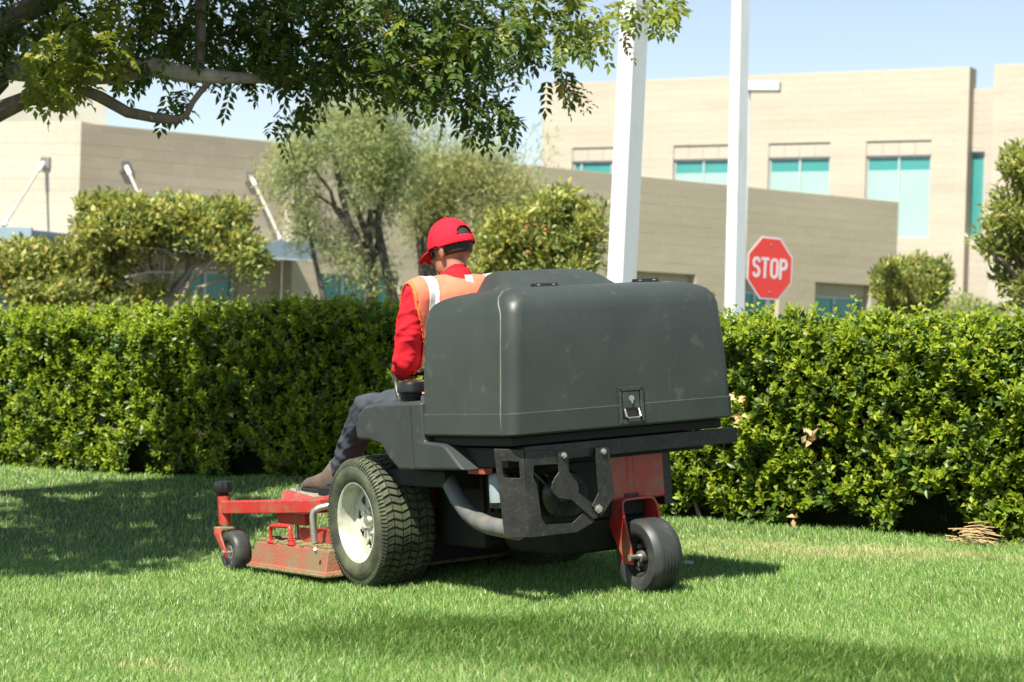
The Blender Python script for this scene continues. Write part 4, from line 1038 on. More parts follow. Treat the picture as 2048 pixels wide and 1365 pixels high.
# boots
for s in (1, -1):
    rings = []
    for x, hw_, z0, z1, yo in ((.72, .030, .385, .47, .207), (.735, .040, .372, .53, .207), (.78, .044, .370, .535, .208), (.83, .044, .369, .505, .212), (.88, .046, .369, .468, .218), (.95, .050, .370, .448, .226), (1.01, .048, .373, .438, .233), (1.05, .038, .378, .425, .238), (1.068, .018, .386, .408, .24)):
        rings.append([(x, s * yo + hw_ * math.cos(2 * math.pi * k / 20), (z0 + z1) / 2 + (z1 - z0) / 2 * max(-1, min(1, 1.15 * math.sin(2 * math.pi * k / 20)))) for k in range(20)])
    bt = MB().loft(rings).build('boot', M['boot'], per, smooth=60)
    out = [(.715, -.032), (.735, -.046), (.80, -.048), (.86, -.044), (.95, -.056), (1.02, -.054), (1.062, -.040), (1.078, -.012), (1.078, .012), (1.062, .040), (1.02, .054), (.95, .056), (.86, .044), (.80, .048), (.735, .046), (.715, .032)]
    MB().plate(out, [], lambda a, b_, h: (a, s * (.207 + (a - .73) * .1) + b_, .384 - (a - .9) * -.03 - h), .022).build('sole', M['black'], bt, smooth=0, bevel=.003)
    for i in range(4):
        x = .80 + i * .028; z = .523 - i * .022
        MB().tube([(x, s * .213 - .03, z - .012), (x + .006, s * .213, z + .006), (x, s * .213 + .03, z - .012)], .0028, 6).build('lace', M['grip'], bt)

# ------------------------------------------------------------------ foliage builders
def nrmz(a): return a / np.maximum(np.linalg.norm(a, axis=1, keepdims=True), 1e-9)
def rand_dirs(n): return nrmz(rng.normal(size=(n, 3)))
def leaf_geo(pos, d, nr, ln, wd, fold=.25, droop=.15):
    """5-vertex folded leaves: base, sides, tip, midrib"""
    d = nrmz(d); sd = nrmz(np.cross(d, nr)); nr = np.cross(sd, d)
    ln = ln[:, None]; wd = wd[:, None]
    mid = pos + d * ln * .48
    L_ = mid - sd * wd * .5 + nr * wd * fold; R_ = mid + sd * wd * .5 + nr * wd * fold
    tip = pos + d * ln - nr * ln * droop
    v = np.stack([pos, L_, R_, tip, mid], 1).reshape(-1, 3)
    n = len(pos); base = (np.arange(n) * 5)[:, None, None]
    f = (base + np.array([[0, 4, 1], [1, 4, 3], [0, 2, 4], [4, 2, 3]])[None]).reshape(-1, 3)
    return v, f
def leaf_geo_lite(pos, d, nr, ln, wd):
    d = nrmz(d); sd = nrmz(np.cross(d, nr)); ln = ln[:, None]; wd = wd[:, None]
    mid = pos + d * ln * .5
    v = np.stack([pos, mid - sd * wd * .5, pos + d * ln, mid + sd * wd * .5], 1).reshape(-1, 3)
    f = (np.arange(len(pos)) * 4)[:, None] + np.array([[0, 1, 2, 3]])
    return v, f
def snoise(p, sc, seed):
    r = np.random.default_rng(seed); out = 0
    for k in range(6):
        w = r.normal(size=3) * sc * (1 + k * .5); out = out + np.sin(p @ w + r.uniform(0, 6.28)) / (1 + k * .45)
    return out / 2.4

# ------------------------------------------------------------------ hedge
hA = np.array((-5.6, 14.87 - .75 * (-5.6 + 3.68))); hB = np.array((4.6, 14.87 - .75 * (4.6 + 3.68)))
hd = (hB - hA); hL = np.linalg.norm(hd); hd /= hL; hn = np.array((hd[1], -hd[0])); hn = hn if hn[1] < 0 else -hn
HH = 1.13; HT = 1.0
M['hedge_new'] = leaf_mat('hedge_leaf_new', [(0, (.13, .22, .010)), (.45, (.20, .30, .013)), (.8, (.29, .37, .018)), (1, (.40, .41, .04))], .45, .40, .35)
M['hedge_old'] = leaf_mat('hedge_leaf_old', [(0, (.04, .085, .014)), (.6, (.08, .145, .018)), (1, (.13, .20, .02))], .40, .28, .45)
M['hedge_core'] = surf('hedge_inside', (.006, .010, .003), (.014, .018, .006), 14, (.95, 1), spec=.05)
hedge = empty('hedge', (0, 0, 0)); tag(hedge, 'clipped bright green hedge running across behind the mower', 'hedge')
# solid dark core added to block light, uneven
def hpos(s, t, z):  # t metres behind the front face
    x = hA[0] + hd[0] * s - hn[0] * t; y = hA[1] + hd[1] * s - hn[1] * t
    return np.stack([x, y, gz(x, y) + z], -1)
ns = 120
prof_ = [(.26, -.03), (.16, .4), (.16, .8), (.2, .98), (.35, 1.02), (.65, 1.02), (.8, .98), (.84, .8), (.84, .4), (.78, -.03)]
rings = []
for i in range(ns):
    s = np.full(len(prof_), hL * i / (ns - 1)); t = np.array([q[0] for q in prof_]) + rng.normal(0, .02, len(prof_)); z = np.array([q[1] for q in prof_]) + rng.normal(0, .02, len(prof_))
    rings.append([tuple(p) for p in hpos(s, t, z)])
MB().loft(rings).build('light_blocker', M['hedge_core'], hedge, smooth=0)
HOLLOWS = [(1.78, .03, .16, .10), (2.22, .06, .17, .16), (-2.55, .08, .10, .14), (-1.72, .05, .16, .12), (-.62, .1, .2, .12), (1.1, .0, .14, .08)]
def shoots(n, face):
    s = rng.uniform(0, hL, n)
    if face == 'front':
        z = rng.uniform(-.01, HH, n) ; q = np.stack([s, z, z * 0], 1)
        t = .105 + .085 * snoise(q, 3.0, 11) + .055 * snoise(q, 8, 5) + rng.normal(0, .03, n)
        t = t + np.where(z < .14, (.14 - z) * .5, 0) + np.clip((z - HH + .12), 0, 1) * .6
        p = hpos(s, t, z); out = np.tile(np.array((hn[0] * .5, hn[1] * .5, .8)), (n, 1))
    elif face == 'top':
        t = rng.uniform(.0, HT, n); q = np.stack([s, t, t * 0], 1)
        z = HH - .11 + .03 * snoise(q, 2.5, 3) + .025 * snoise(q, 8, 8) + rng.normal(0, .022, n) - np.clip(.08 - t, 0, 1) * .5
        p = hpos(s, t, z); out = np.tile(np.array((hn[0] * .12, hn[1] * .12, 1.)), (n, 1))
    else:
        z = rng.uniform(.1, HH, n); t = HT - .10 + rng.normal(0, .05, n); p = hpos(s, t, z); out = np.tile(np.array((-hn[0] * .6, -hn[1] * .6, .6)), (n, 1))
    d = nrmz(out + rng.normal(0, .33, (n, 3)))
    if face == 'front':
        k = np.ones(n, bool)
        for hx, hz, rx_, rz_ in HOLLOWS: k &= ((p[:, 0] - hx) / rx_) ** 2 + ((z - hz) / rz_) ** 2 > 1
        p = p[k]; d = d[k]
    return p, d
def shoot_leaves(p, d, slen, pairs, ll, new):
    n = len(p); P_ = []; D_ = []; N_ = []; Ln = []
    a = nrmz(np.cross(d, rand_dirs(n))); b = np.cross(d, a)
    for k in range(pairs):
        f = (k + .6) / pairs; ang = k * 1.57 + rng.uniform(-.4, .4, n)
        for h in (0, math.pi):
            r_ = a * np.cos(ang + h)[:, None] + b * np.sin(ang + h)[:, None]
            op = .85 - .35 * f
            dd = nrmz(d * (1 - op * .55) + r_ * op + rng.normal(0, .15, (n, 3)))
            P_.append(p + d * (slen * f)[:, None]); D_.append(dd); N_.append(nrmz(d * .9 - r_ * .35 + np.array((hn[0], hn[1], 0)) * .45 + rng.normal(0, .2, (n, 3)))); Ln.append(ll * rng.uniform(.65, 1.3, n) * (1.05 - .35 * f))
    P_ = np.concatenate(P_); D_ = np.concatenate(D_); N_ = np.concatenate(N_); Ln = np.concatenate(Ln)
    return leaf_geo(P_, D_, N_, Ln, Ln * rng.uniform(.48, .62, len(Ln)))
def add_geo(lst):
    vs = []; fs = []; n = 0
    for v, f in lst: vs.append(v); fs.append(f + n); n += len(v)
    return np.concatenate(vs), np.concatenate(fs)
old = []; new = []
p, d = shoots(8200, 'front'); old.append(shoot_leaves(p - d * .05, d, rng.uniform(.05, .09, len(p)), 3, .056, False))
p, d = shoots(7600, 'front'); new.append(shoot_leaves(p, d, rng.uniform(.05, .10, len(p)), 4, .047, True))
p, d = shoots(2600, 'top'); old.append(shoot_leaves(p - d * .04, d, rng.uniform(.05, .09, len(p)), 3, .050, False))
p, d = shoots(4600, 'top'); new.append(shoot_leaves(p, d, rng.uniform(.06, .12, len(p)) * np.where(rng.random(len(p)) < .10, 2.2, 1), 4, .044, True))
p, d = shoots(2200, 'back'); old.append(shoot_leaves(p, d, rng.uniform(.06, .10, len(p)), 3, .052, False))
v, f = add_geo(old); o = np_mesh('mature_leaves', v, f, M['hedge_old'], hedge); o['kind'] = 'stuff'
v, f = add_geo(new); o = np_mesh('young_leaves', v, f, M['hedge_new'], hedge); o['kind'] = 'stuff'
# bare stems at the foot
for i in range(46):
    s = rng.uniform(.3, hL - .3); t = rng.uniform(.22, .5); q = hpos(np.array([s, s + rng.normal(0, .06), s + rng.normal(0, .12)]), np.array([t, t - .02, t - .05]), np.array([-.02, .14, .38]))
    MB().tube([tuple(k) for k in q], [.014, .011, .007], 6).build('stem', M['bark'], hedge)
# withered leaf clusters caught in the hedge
M['twig'] = surf('dry_twig', (.42, .27, .13), (.58, .40, .22), 20, (.7, .9))
M['dead_leaf'] = leaf_mat('withered_leaf', [(0, (.45, .27, .12)), (.6, (.58, .38, .20)), (1, (.62, .48, .28))], .6, .25, .3)
M['yellow_leaf'] = leaf_mat('yellow_leaf', [(0, (.55, .50, .08)), (1, (.60, .52, .16))], .5, .3, .3)
def on_hedge(px, py, out=.03):
    k = np.array([(px - 1024) / 4100, 1.]); # ray in plan (roll ignored)
    A_ = np.array([[k[0], -hd[0]], [k[1], -hd[1]]]); sol = np.linalg.solve(A_, hA + hn * out)
    return at(px, py, float(sol[0]))
for i, (px, py, nn, mm, sz) in enumerate([(1478, 800, 5, 'dead_leaf', .05), (1482, 838, 6, 'dead_leaf', .05), (1625, 878, 9, 'dead_leaf', .06), (1514, 975, 1, 'yellow_leaf', .055), (1593, 1040, 3, 'dead_leaf', .05), (1580, 1068, 3, 'yellow_leaf', .06), (462, 833, 2, 'dead_leaf', .045), (402, 862, 2, 'dead_leaf', .045), (1700, 1072, 3, 'dead_leaf', .05)]):
    c = np.array(on_hedge(px, py)); n = nn
    v, f = leaf_geo(c + rng.normal(0, .014, (n, 3)), rand_dirs(n) + np.array((0, -.3, .0)), rand_dirs(n) + np.array((0, -1.2, .6)), np.full(n, sz), np.full(n, sz * .55), .3, .3)
    np_mesh('withered_leaves', v, f, M[mm], hedge)

# ------------------------------------------------------------------ generic trees
def branch_path(p0, p1, sag=.0, n=6, wob=.05):
    p0 = np.array(p0, float); p1 = np.array(p1, float); L_ = np.linalg.norm(p1 - p0); pts = []
    for i in range(n):
        u = i / (n - 1); q = p0 + (p1 - p0) * u + np.array((0, 0, sag * L_ * math.sin(math.pi * u)))
        if 0 < i < n - 1: q = q + rng.normal(0, wob * L_ * .4, 3)
        pts.append(tuple(q))
    return pts
def clump_leaves(cs, rad, per, ln, wd, up=.5, out=.6, flat=.7, lite=False, hang=0):
    n = len(cs) * per; c = np.repeat(cs, per, 0); r_ = np.repeat(rad, per)
    u = rand_dirs(n); pos = c + u * (r_ * rng.uniform(.25, 1, n) ** .5)[:, None] * np.array((1, 1, flat))
    d = nrmz(u * out + np.array((0, 0, up)) + rng.normal(0, .4, (n, 3)) - np.array((0, 0, hang)))
    nr = nrmz(rand_dirs(n) * .8 + np.array((0, 0, 1.)) + u * .5)
    L_ = ln * rng.uniform(.6, 1.25, n); W_ = wd * rng.uniform(.7, 1.2, n)
    return leaf_geo_lite(pos, d, nr, L_, W_) if lite else leaf_geo(pos, d, nr, L_, W_)
def blob_points(blobs, n, shell=.45):
    """random points in a union of ellipsoids, more towards their surface"""
    w = np.array([b[1][0] * b[1][1] * b[1][2] for b in blobs]) ** .75; w = w / w.sum()
    k = rng.choice(len(blobs), n, p=w)
    c = np.array([b[0] for b in blobs])[k]; r_ = np.array([b[1] for b in blobs])[k]
    return c + rand_dirs(n) * (rng.uniform(shell ** 3, 1, n) ** (1 / 3))[:, None] * r_
def make_tree(name, label, base, trunk_top, blobs, nclump, crad, per, ln, wd, mats, bark, tr=.07, lite=False, up=.5, hang=0, nbranch=9, extra=None, group='trees and shrubs behind the hedge', cat='tree', flat=.7, split=.5):
    base = Vector(base); e = empty(name, base); tag(e, label, cat, group)
    b0 = np.array(base)
    trb = MB().tube([tuple(np.array(q) - b0) for q in branch_path(base, trunk_top, 0, 6, .04)], np.linspace(tr, tr * .62, 6), 10).build('trunk', M[bark], e)
    cs = blob_points(blobs, int(nclump * 1.5)); cs = cs[snoise(cs, 2.6, int(abs(base[0]) * 97) + 1) > -.30]
    tt = np.array(trunk_top, float)
    for i in range(nbranch):
        tgt = cs[rng.integers(len(cs))]; st = b0 + (tt - b0) * rng.uniform(.6, 1)
        MB().tube([tuple(np.array(q) - b0) for q in branch_path(st, tgt, .06, 6, .09)], np.linspace(tr * .5, tr * .1, 6), 7).build('branch', M[bark], e)
    for ex in (extra or []):
        MB().tube([tuple(np.array(q) - b0) for q in ex[0]], ex[1], 8).build('branch', M[bark], e)
    k = int(len(cs) * split)
    for part, m_ in ((cs[:k], mats[0]), (cs[k:], mats[-1])):
        if len(part) == 0: continue
        v, f = clump_leaves(part, crad * rng.uniform(.6, 1.3, len(part)), per, ln, wd, up, lite=lite, hang=hang, flat=flat)
        np_mesh('crown', v - b0, f, M[m_], e)['kind'] = 'stuff'
    return e
M['shrub_a'] = leaf_mat('shrub_leaf', [(0, (.20, .25, .05)), (.5, (.31, .35, .07)), (.85, (.44, .44, .09)), (1, (.58, .46, .16))], .4, .38)
M['shrub_b'] = leaf_mat('shrub_leaf_dark', [(0, (.14, .19, .05)), (.6, (.22, .27, .07)), (1, (.31, .34, .09))], .4, .34)
M['feather_a'] = leaf_mat('feathery_leaf', [(0, (.20, .27, .115)), (.6, (.28, .35, .145)), (1, (.37, .42, .16))], .55, .42)
M['feather_b'] = leaf_mat('feathery_leaf_yellow', [(0, (.29, .34, .14)), (.5, (.39, .42, .17)), (1, (.55, .51, .20))], .55, .42)
M['red_berry'] = surf('red_bloom', (.45, .10, .06), (.55, .18, .10), 10, (.6, .8))
def B(px, py, y, rx, ry=None, rz=None):
    """ellipsoid blob: centre seen at photo pixel, radii in photo pixels across / up, depth radius in metres"""
    k = y / 4100; return (tuple(at(px, py, y)), (rx * k, (ry if ry is not None else rx * k), (rz if rz is not None else rx) * k))
def gpt(px, y, z=0.): q = at(px, 700, y); return (q.x, y, z)
# broad shrub-tree over the hedge at the left
make_tree('broad_shrub', 'broad yellow-green shrub with pale twisting branches before the left building', gpt(335, 22), tuple(at(330, 590, 22)),
          [B(240, 590, 21.8, 90, .4, 30), B(420, 600, 21.8, 80, .4, 25), B(500, 560, 21.9, 40, .3, 40), B(250, 460, 22, 95, .7, 55), B(400, 470, 22.2, 105, .7, 65), B(330, 430, 22, 120, .6, 35), B(470, 520, 22, 60, .5, 55), B(300, 550, 21.8, 110, .5, 45), B(440, 570, 22, 90, .5, 35), B(180, 540, 22, 70, .5, 60), B(470, 430, 22.3, 35, .3, 30), B(210, 415, 22, 45, .3, 25)],
          760, .13, 24, .085, .042, ['shrub_a', 'shrub_b'], 'bark_pale', .07, nbranch=14,
          extra=[([tuple(at(330, 590, 22)), tuple(at(345, 545, 21.8)), tuple(at(300, 545, 21.7)), tuple(at(250, 555, 21.7))], [.022, .02, .017, .012]), ([tuple(at(340, 570, 22)), tuple(at(355, 520, 21.9)), tuple(at(330, 500, 21.8)), tuple(at(280, 495, 21.8))], [.024, .02, .016, .012])])
make_tree('broad_shrub', 'lower yellow-green shrub at the left edge below the sunlit canopy', gpt(40, 21.5), tuple(at(45, 590, 21.5)),
          [B(30, 530, 21.5, 80, .6, 50), B(110, 540, 21.7, 70, .5, 55), B(-30, 520, 21.5, 60, .5, 35), B(90, 590, 21.3, 90, .5, 30), B(-100, 540, 21.5, 70, .5, 55)],
          340, .13, 24, .085, .042, ['shrub_a', 'shrub_b'], 'bark', .06, nbranch=9)
# feathery trees in the middle
make_tree('feathery_tree', 'tall grey-green feathery tree left of the person, before the tan wall', gpt(745, 28), tuple(at(745, 420, 28)),
          [B(600, 300, 28, 50, .6, 40), B(560, 350, 28, 35, .4, 30), B(740, 540, 28, 45, .4, 50), B(700, 290, 28, 110, .9, 70), B(770, 230, 28, 65, .6, 70), B(690, 230, 28, 60, .6, 40), B(745, 190, 28, 25, .3, 30), B(800, 210, 28, 18, .3, 40), B(620, 340, 28, 75, .7, 60), B(730, 370, 28, 90, .8, 70), B(650, 430, 28, 60, .6, 70), B(790, 330, 28.3, 60, .7, 70), B(600, 430, 28, 35, .4, 60), B(700, 480, 28, 60, .5, 60), B(650, 260, 28, 55, .5, 40)],
          820, .24, 34, .11, .017, ['feather_a', 'feather_b'], 'bark_dark', .10, lite=True, up=.15, hang=.35, nbranch=5, split=.72, flat=1.15,
          extra=[([tuple(at(745, 610, 28)), tuple(at(735, 520, 28)), tuple(at(700, 450, 28)), tuple(at(680, 390, 28)), tuple(at(672, 330, 28))], [.07, .055, .04, .025, .01]), ([tuple(at(790, 610, 28)), tuple(at(772, 540, 28)), tuple(at(755, 450, 28)), tuple(at(770, 350, 28)), tuple(at(775, 250, 28))], [.08, .065, .05, .035, .01]), ([tuple(at(650, 610, 28)), tuple(at(625, 500, 28)), tuple(at(610, 430, 28))], [.04, .03, .02])])
make_tree('feathery_tree', 'yellower feathery tree rising behind the red cap', gpt(850, 30), tuple(at(870, 400, 30)),
          [B(870, 230, 30, 30, .4, 40), B(920, 240, 30, 30, .4, 35), B(985, 310, 30, 40, .4, 40), B(1090, 300, 30, 14, .3, 40), B(890, 260, 30, 55, .6, 60), B(870, 330, 30, 70, .7, 70), B(950, 340, 30.2, 70, .7, 55), B(860, 410, 30, 60, .6, 50), B(1000, 380, 30, 60, .6, 50), B(1065, 350, 30, 30, .4, 55), B(1040, 420, 30, 55, .5, 40), B(930, 430, 30, 70, .6, 40), B(840, 470, 30, 35, .4, 60)],
          620, .24, 32, .11, .017, ['feather_b', 'feather_a'], 'bark_dark', .09, lite=True, up=.2, hang=.3, nbranch=4, split=.62, flat=1.15,
          extra=[([tuple(at(850, 620, 30)), tuple(at(845, 520, 30)), tuple(at(835, 440, 30)), tuple(at(860, 350, 30)), tuple(at(885, 250, 30))], [.08, .07, .055, .04, .02])])
# leafy shrub between the person and the thick post
ls_ = make_tree('leafy_shrub', 'glossy leafy shrub with a few reddish tips between the person and the thick post', gpt(1060, 20), tuple(at(1050, 560, 20)),
          [B(1060, 470, 20, 90, .6, 55), B(1140, 480, 20, 60, .5, 60), B(1000, 480, 20, 50, .4, 50), B(1110, 420, 20, 45, .4, 30), B(1170, 440, 20, 35, .4, 45), B(1100, 530, 20, 110, .6, 40), B(990, 540, 20, 50, .4, 40), B(1130, 400, 20, 18, .2, 18)],
          380, .12, 24, .075, .036, ['shrub_a', 'shrub_b'], 'bark_pale', .05, nbranch=12)
for k in range(4):
    c = at(float(rng.uniform(1000, 1160)), float(rng.uniform(430, 520)), 19.5); b0 = ls_.location
    bm_ = MB(); ellipsoid(bm_, Vector(c) - b0, (.02, .02, .018), None, 8); bm_.build('red_bud', M['red_berry'], ls_)
make_tree('round_shrub', 'small round shrub standing right of the stop sign', gpt(1825, 24), tuple(at(1825, 610, 24)),
          [B(1790, 570, 24, 40, .4, 42), B(1850, 570, 24, 42, .4, 40), B(1820, 600, 24, 65, .4, 32), B(1780, 535, 24, 14, .1, 18), B(1835, 530, 24, 14, .1, 16), B(1880, 545, 24, 14, .1, 20), B(1800, 535, 24, 10, .1, 20)],
          240, .10, 22, .09, .032, ['shrub_a', 'shrub_b'], 'bark', .05, nbranch=8, up=.9)
make_tree('leaning_tree', 'leafy tree cut off by the right edge of the picture', gpt(2075, 19), tuple(at(2070, 480, 19)),
          [B(2035, 330, 19, 35, .4, 40), B(2030, 430, 19, 40, .4, 45), B(2010, 480, 19, 50, .4, 35), B(2050, 540, 19, 45, .4, 40), B(2045, 600, 19, 35, .4, 40), B(2100, 420, 19, 60, .5, 120), B(1975, 490, 19, 30, .3, 12), B(2110, 560, 19, 60, .5, 80), B(2100, 300, 19, 60, .5, 50)],
          340, .12, 24, .085, .038, ['shrub_a', 'shrub_b'], 'bark', .07, nbranch=10)
make_tree('low_bush', 'soft grey-green bush low against the office wall at the right', gpt(1940, 40), tuple(at(1940, 640, 40)),
          [B(1935, 630, 40, 55, .5, 35), B(1980, 640, 40, 40, .4, 30)], 120, .16, 20, .10, .04, ['feather_a', 'feather_b'], 'bark', .04, nbranch=5, lite=True, cat='bush')

# ------------------------------------------------------------------ big tree overhead at the left (pinnate leaves)
TY = 12.2
M['pin_a'] = leaf_mat('pinnate_leaf', [(0, (.042, .082, .017)), (.6, (.075, .13, .022)), (1, (.12, .175, .028))], .45, .32, .35)
M['pin_b'] = leaf_mat('pinnate_leaf_young_lit', [(0, (.14, .20, .025)), (.6, (.23, .29, .035)), (1, (.34, .34, .06))], .42, .42, .4)  # young leaves; also used for lit sprays, sunlight put into the colour
M['pin_c'] = leaf_mat('pinnate_leaf_tip', [(0, (.15, .13, .03)), (.6, (.22, .17, .05)), (1, (.30, .16, .07))], .4, .3, .4)
big = empty('shade_tree', (-4.35, 11.7, float(gz(-4.35, 11.7)))); b0 = np.array(big.location)
tag(big, 'dark leafy tree whose branches hang over the top left of the picture', 'tree')
def bt(path, rs, name='limb', m_='bark', n=10):
    return MB().tube([tuple(np.array(q) - b0) for q in path], rs, n).build(name, M[m_], big)
fork = (-3.72, 12.0, 1.75)
bt([(-4.35, 11.7, b0[2] - .05), (-4.3, 11.75, .5), (-4.12, 11.85, 1.1), fork], [.17, .145, .135, .125], 'trunk', 'bark_dark', 16)
def A(px, py, y=TY): return tuple(at(px, py, y))
bt([fork, A(-90, 240), A(-10, 160), A(-15, 60), A(-60, -80), A(-80, -260)], [.12, .10, .09, .085, .07, .05], m_='bark_dark')
bt([fork, A(-40, 243, 11.75), A(0, 222, 11.75), A(60, 196, 11.75), A(100, 197, 11.75), A(140, 201, 11.75), A(165, 180, 11.75), A(200, 194, 11.75), A(255, 225, 11.75), A(310, 236, 11.75), A(358, 241, 11.75)], [.10, .065, .060, .048, .042, .040, .038, .036, .034, .031, .027], m_='bark')
bt([A(118, 222, 11.75), A(140, 205, 11.75), A(160, 182, 11.75), A(172, 158, 11.75), A(180, 120, 11.75), A(215, 60, 11.75)], [.026, .040, .036, .032, .028, .02], m_='bark')
bt([A(350, 241, 11.75), A(372, 232, 11.75), A(385, 205, 11.75), A(404, 180, 11.75), A(425, 160, 11.75), A(450, 140, 11.75)], [.020, .020, .018, .018, .017, .015], m_='bark')
bt([A(-10, 130, 12.3), A(120, 150, 12.1), A(230, 148, 11.9), A(310, 134, 11.75), A(370, 148, 11.75), A(446, 155, 11.75), A(520, 158, 11.9), A(600, 150, 12.2), A(680, 150), A(800, 110), A(900, 70)], [.085, .07, .060, .056, .053, .038, .028, .024, .02, .016, .008], m_='bark_pale')
bt([A(396, 150, 11.75), A(400, 110, 11.75), A(402, 60, 11.75), A(400, 0, 11.75), A(392, -110, 11.75)], [.036, .032, .030, .029, .026], m_='bark')
bt([A(560, 160), A(650, 160), A(740, 178), A(820, 176), A(890, 200), A(930, 205)], [.02, .016, .012, .009, .006, .003], m_='bark')
bt([A(680, 150), A(770, 128), A(850, 138), A(930, 120), A(1000, 125)], [.02, .015, .010, .006, .003], m_='bark')
bt([A(-15, 60), A(200, -60), A(500, -110), A(850, -60), A(1000, -20), A(1100, -30), A(1230, -12)], [.08, .06, .05, .035, .02, .012, .004], m_='bark')
bt([fork, (-3.6, 10.9, 2.6), (-3.4, 9.9, 3.1), (-3.3, 9.2, 3.3)], [.10, .07, .05, .02], m_='bark')
# sprays of compound leaves: (px, py, radius px x, radius px y, count, kind)
def pinnate(pos, d, L_, nl, ll):
    """one rachis per row, nl pairs of leaflets"""
    n = len(pos); P_ = []; D_ = []; N_ = []; Ls = []
    d = nrmz(d); side = nrmz(np.cross(d, np.array((0, 0, 1.)) + rng.normal(0, .25, (n, 3)))); up = np.cross(side, d)
    curve = -.25
    for k in range(nl):
        f = (k + 1.2) / (nl + .6)
        base = pos + d * (L_ * f)[:, None] + np.array((0, 0, curve)) * (L_ * f * f)[:, None]
        for s in (1, -1):
            P_.append(base); D_.append(nrmz(side * s * .85 + d * .55 + np.array((0, 0, -.25)) + rng.normal(0, .14, (n, 3)))); N_.append(nrmz(up + rng.normal(0, .25, (n, 3)))); Ls.append(ll * rng.uniform(.8, 1.15, n) * (1 - .3 * abs(f - .5)))
    P_.append(pos + d * L_[:, None] + np.array((0, 0, curve)) * L_[:, None]); D_.append(nrmz(d + np.array((0, 0, -.4)))); N_.append(up); Ls.append(ll * rng.uniform(.8, 1.1, n))
    Ls = np.concatenate(Ls)
    return leaf_geo(np.concatenate(P_), np.concatenate(D_), np.concatenate(N_), Ls, Ls * rng.uniform(.42, .54, len(Ls)), .18, .12)
SP = 1.15
def spray(px, py, rx, ry, n, depth=.5, y0=TY):
    yy = y0 + rng.uniform(-depth, depth, n); u = rng.uniform(0, 2 * math.pi, n); r_ = np.sqrt(rng.random(n))
    return np.array([at(px + rx * r_[i] * math.cos(u[i]), py + ry * r_[i] * math.sin(u[i]), yy[i]) for i in range(n)])
geo = {'pin_a': [], 'pin_b': [], 'pin_c': []}
def put(pts, kind, ln=(.12, .2), nl=5, ll=.066, dirb=(.25, -.1, -.28), sp=.65):
    if len(pts) == 0: return
    d = rng.normal(0, sp, (len(pts), 3)) + np.array(dirb)
    geo[kind].append(pinnate(pts, d, rng.uniform(ln[0], ln[1], len(pts)), nl, ll))
S = [  # in view: dark mass
    (480, 60, 120, 80, 120), (620, 60, 120, 90, 135), (760, 60, 120, 95, 135), (880, 90, 110, 80, 115), (980, 60, 90, 70, 75), (560, 130, 110, 35, 48), (700, 140, 90, 35, 48),
    (820, 150, 80, 35, 42), (930, 180, 60, 40, 34), (985, 225, 50, 22, 20), (600, 225, 26, 40, 11), (560, 240, 14, 25, 4), (480, 160, 25, 14, 4), (1090, 60, 80, 45, 40), (330, 60, 90, 70, 80),
    (370, 185, 45, 20, 7), (260, 100, 60, 45, 36), (340, 215, 14, 12, 2), (100, 60, 80, 60, 50), (20, 60, 50, 60, 36), (200, -40, 220, 50, 90), (560, -50, 300, 50, 140), (950, -40, 220, 40, 75), (1110, 140, 24, 22, 8)]
for q in S: put(spray(*q[:4], int(q[4] * SP)), 'pin_a')
for q in [(130, 100, 85, 60, 40, .25, 11.6), (200, 60, 80, 55, 30, .25, 11.6), (110, 140, 70, 40, 30, .2, 11.5), (90, 150, 55, 25, 14), (250, 20, 90, 25, 26), (1080, 40, 80, 50, 26), (1180, 40, 50, 35, 18), (1290, 8, 75, 20, 20), (1340, 20, 35, 12, 7), (760, 130, 150, 50, 18), (900, 40, 120, 40, 16), (560, 30, 120, 40, 14)]: put(spray(*q[:4], int(q[4] * 1.3), *q[5:]), 'pin_b')
for q in [(1135, 175, 26, 12, 7), (290, 10, 70, 12, 8), (620, 40, 60, 40, 8), (1240, 60, 15, 10, 3), (760, 20, 60, 20, 6)]: put(spray(*q), 'pin_c', ll=.042)
# crown above and to the left of the frame: this is what shades the lawn and the hedge
def mass(c, r_, n, kind='pin_a'):
    put(np.array(c) + rand_dirs(n) * (rng.random(n) ** .4)[:, None] * np.array(r_), kind, (.18, .30), 5, .115)
for c, r_, n in [((-3.4, 8.2, 3.2), (.6, .5, .3), 120), ((-3.4, 9.2, 3.3), (.85, .95, .35), 300), ((-2.95, 10.1, 3.45), (.45, .7, .3), 150), ((-4.2, 8.9, 3.5), (.6, .7, .4), 140), ((-3.7, 10.3, 3.6), (.6, .6, .4), 170), ((-3.3, 11.3, 3.75), (.7, .5, .35), 220), ((-2.1, 11.4, 3.7), (.65, .4, .3), 230), ((-1.6, 12.6, 3.85), (1.3, .4, .3), 190)]: mass(c, r_, n)
for k, lst in geo.items():
    v, f = add_geo(lst); np_mesh('crown', v - b0, f, M[k], big)['kind'] = 'stuff'
# twigs inside the dark mass
for q in S[:14]:
    pts = spray(q[0], q[1], q[2], q[3], 2)
    for p_ in pts: bt([p_, p_ + rng.normal(0, .05, 3) + np.array((.05, 0, -.02)), p_ + rng.normal(0, .06, 3) + np.array((.10, 0, -.06))], [.005, .004, .002], 'twig', n=5)

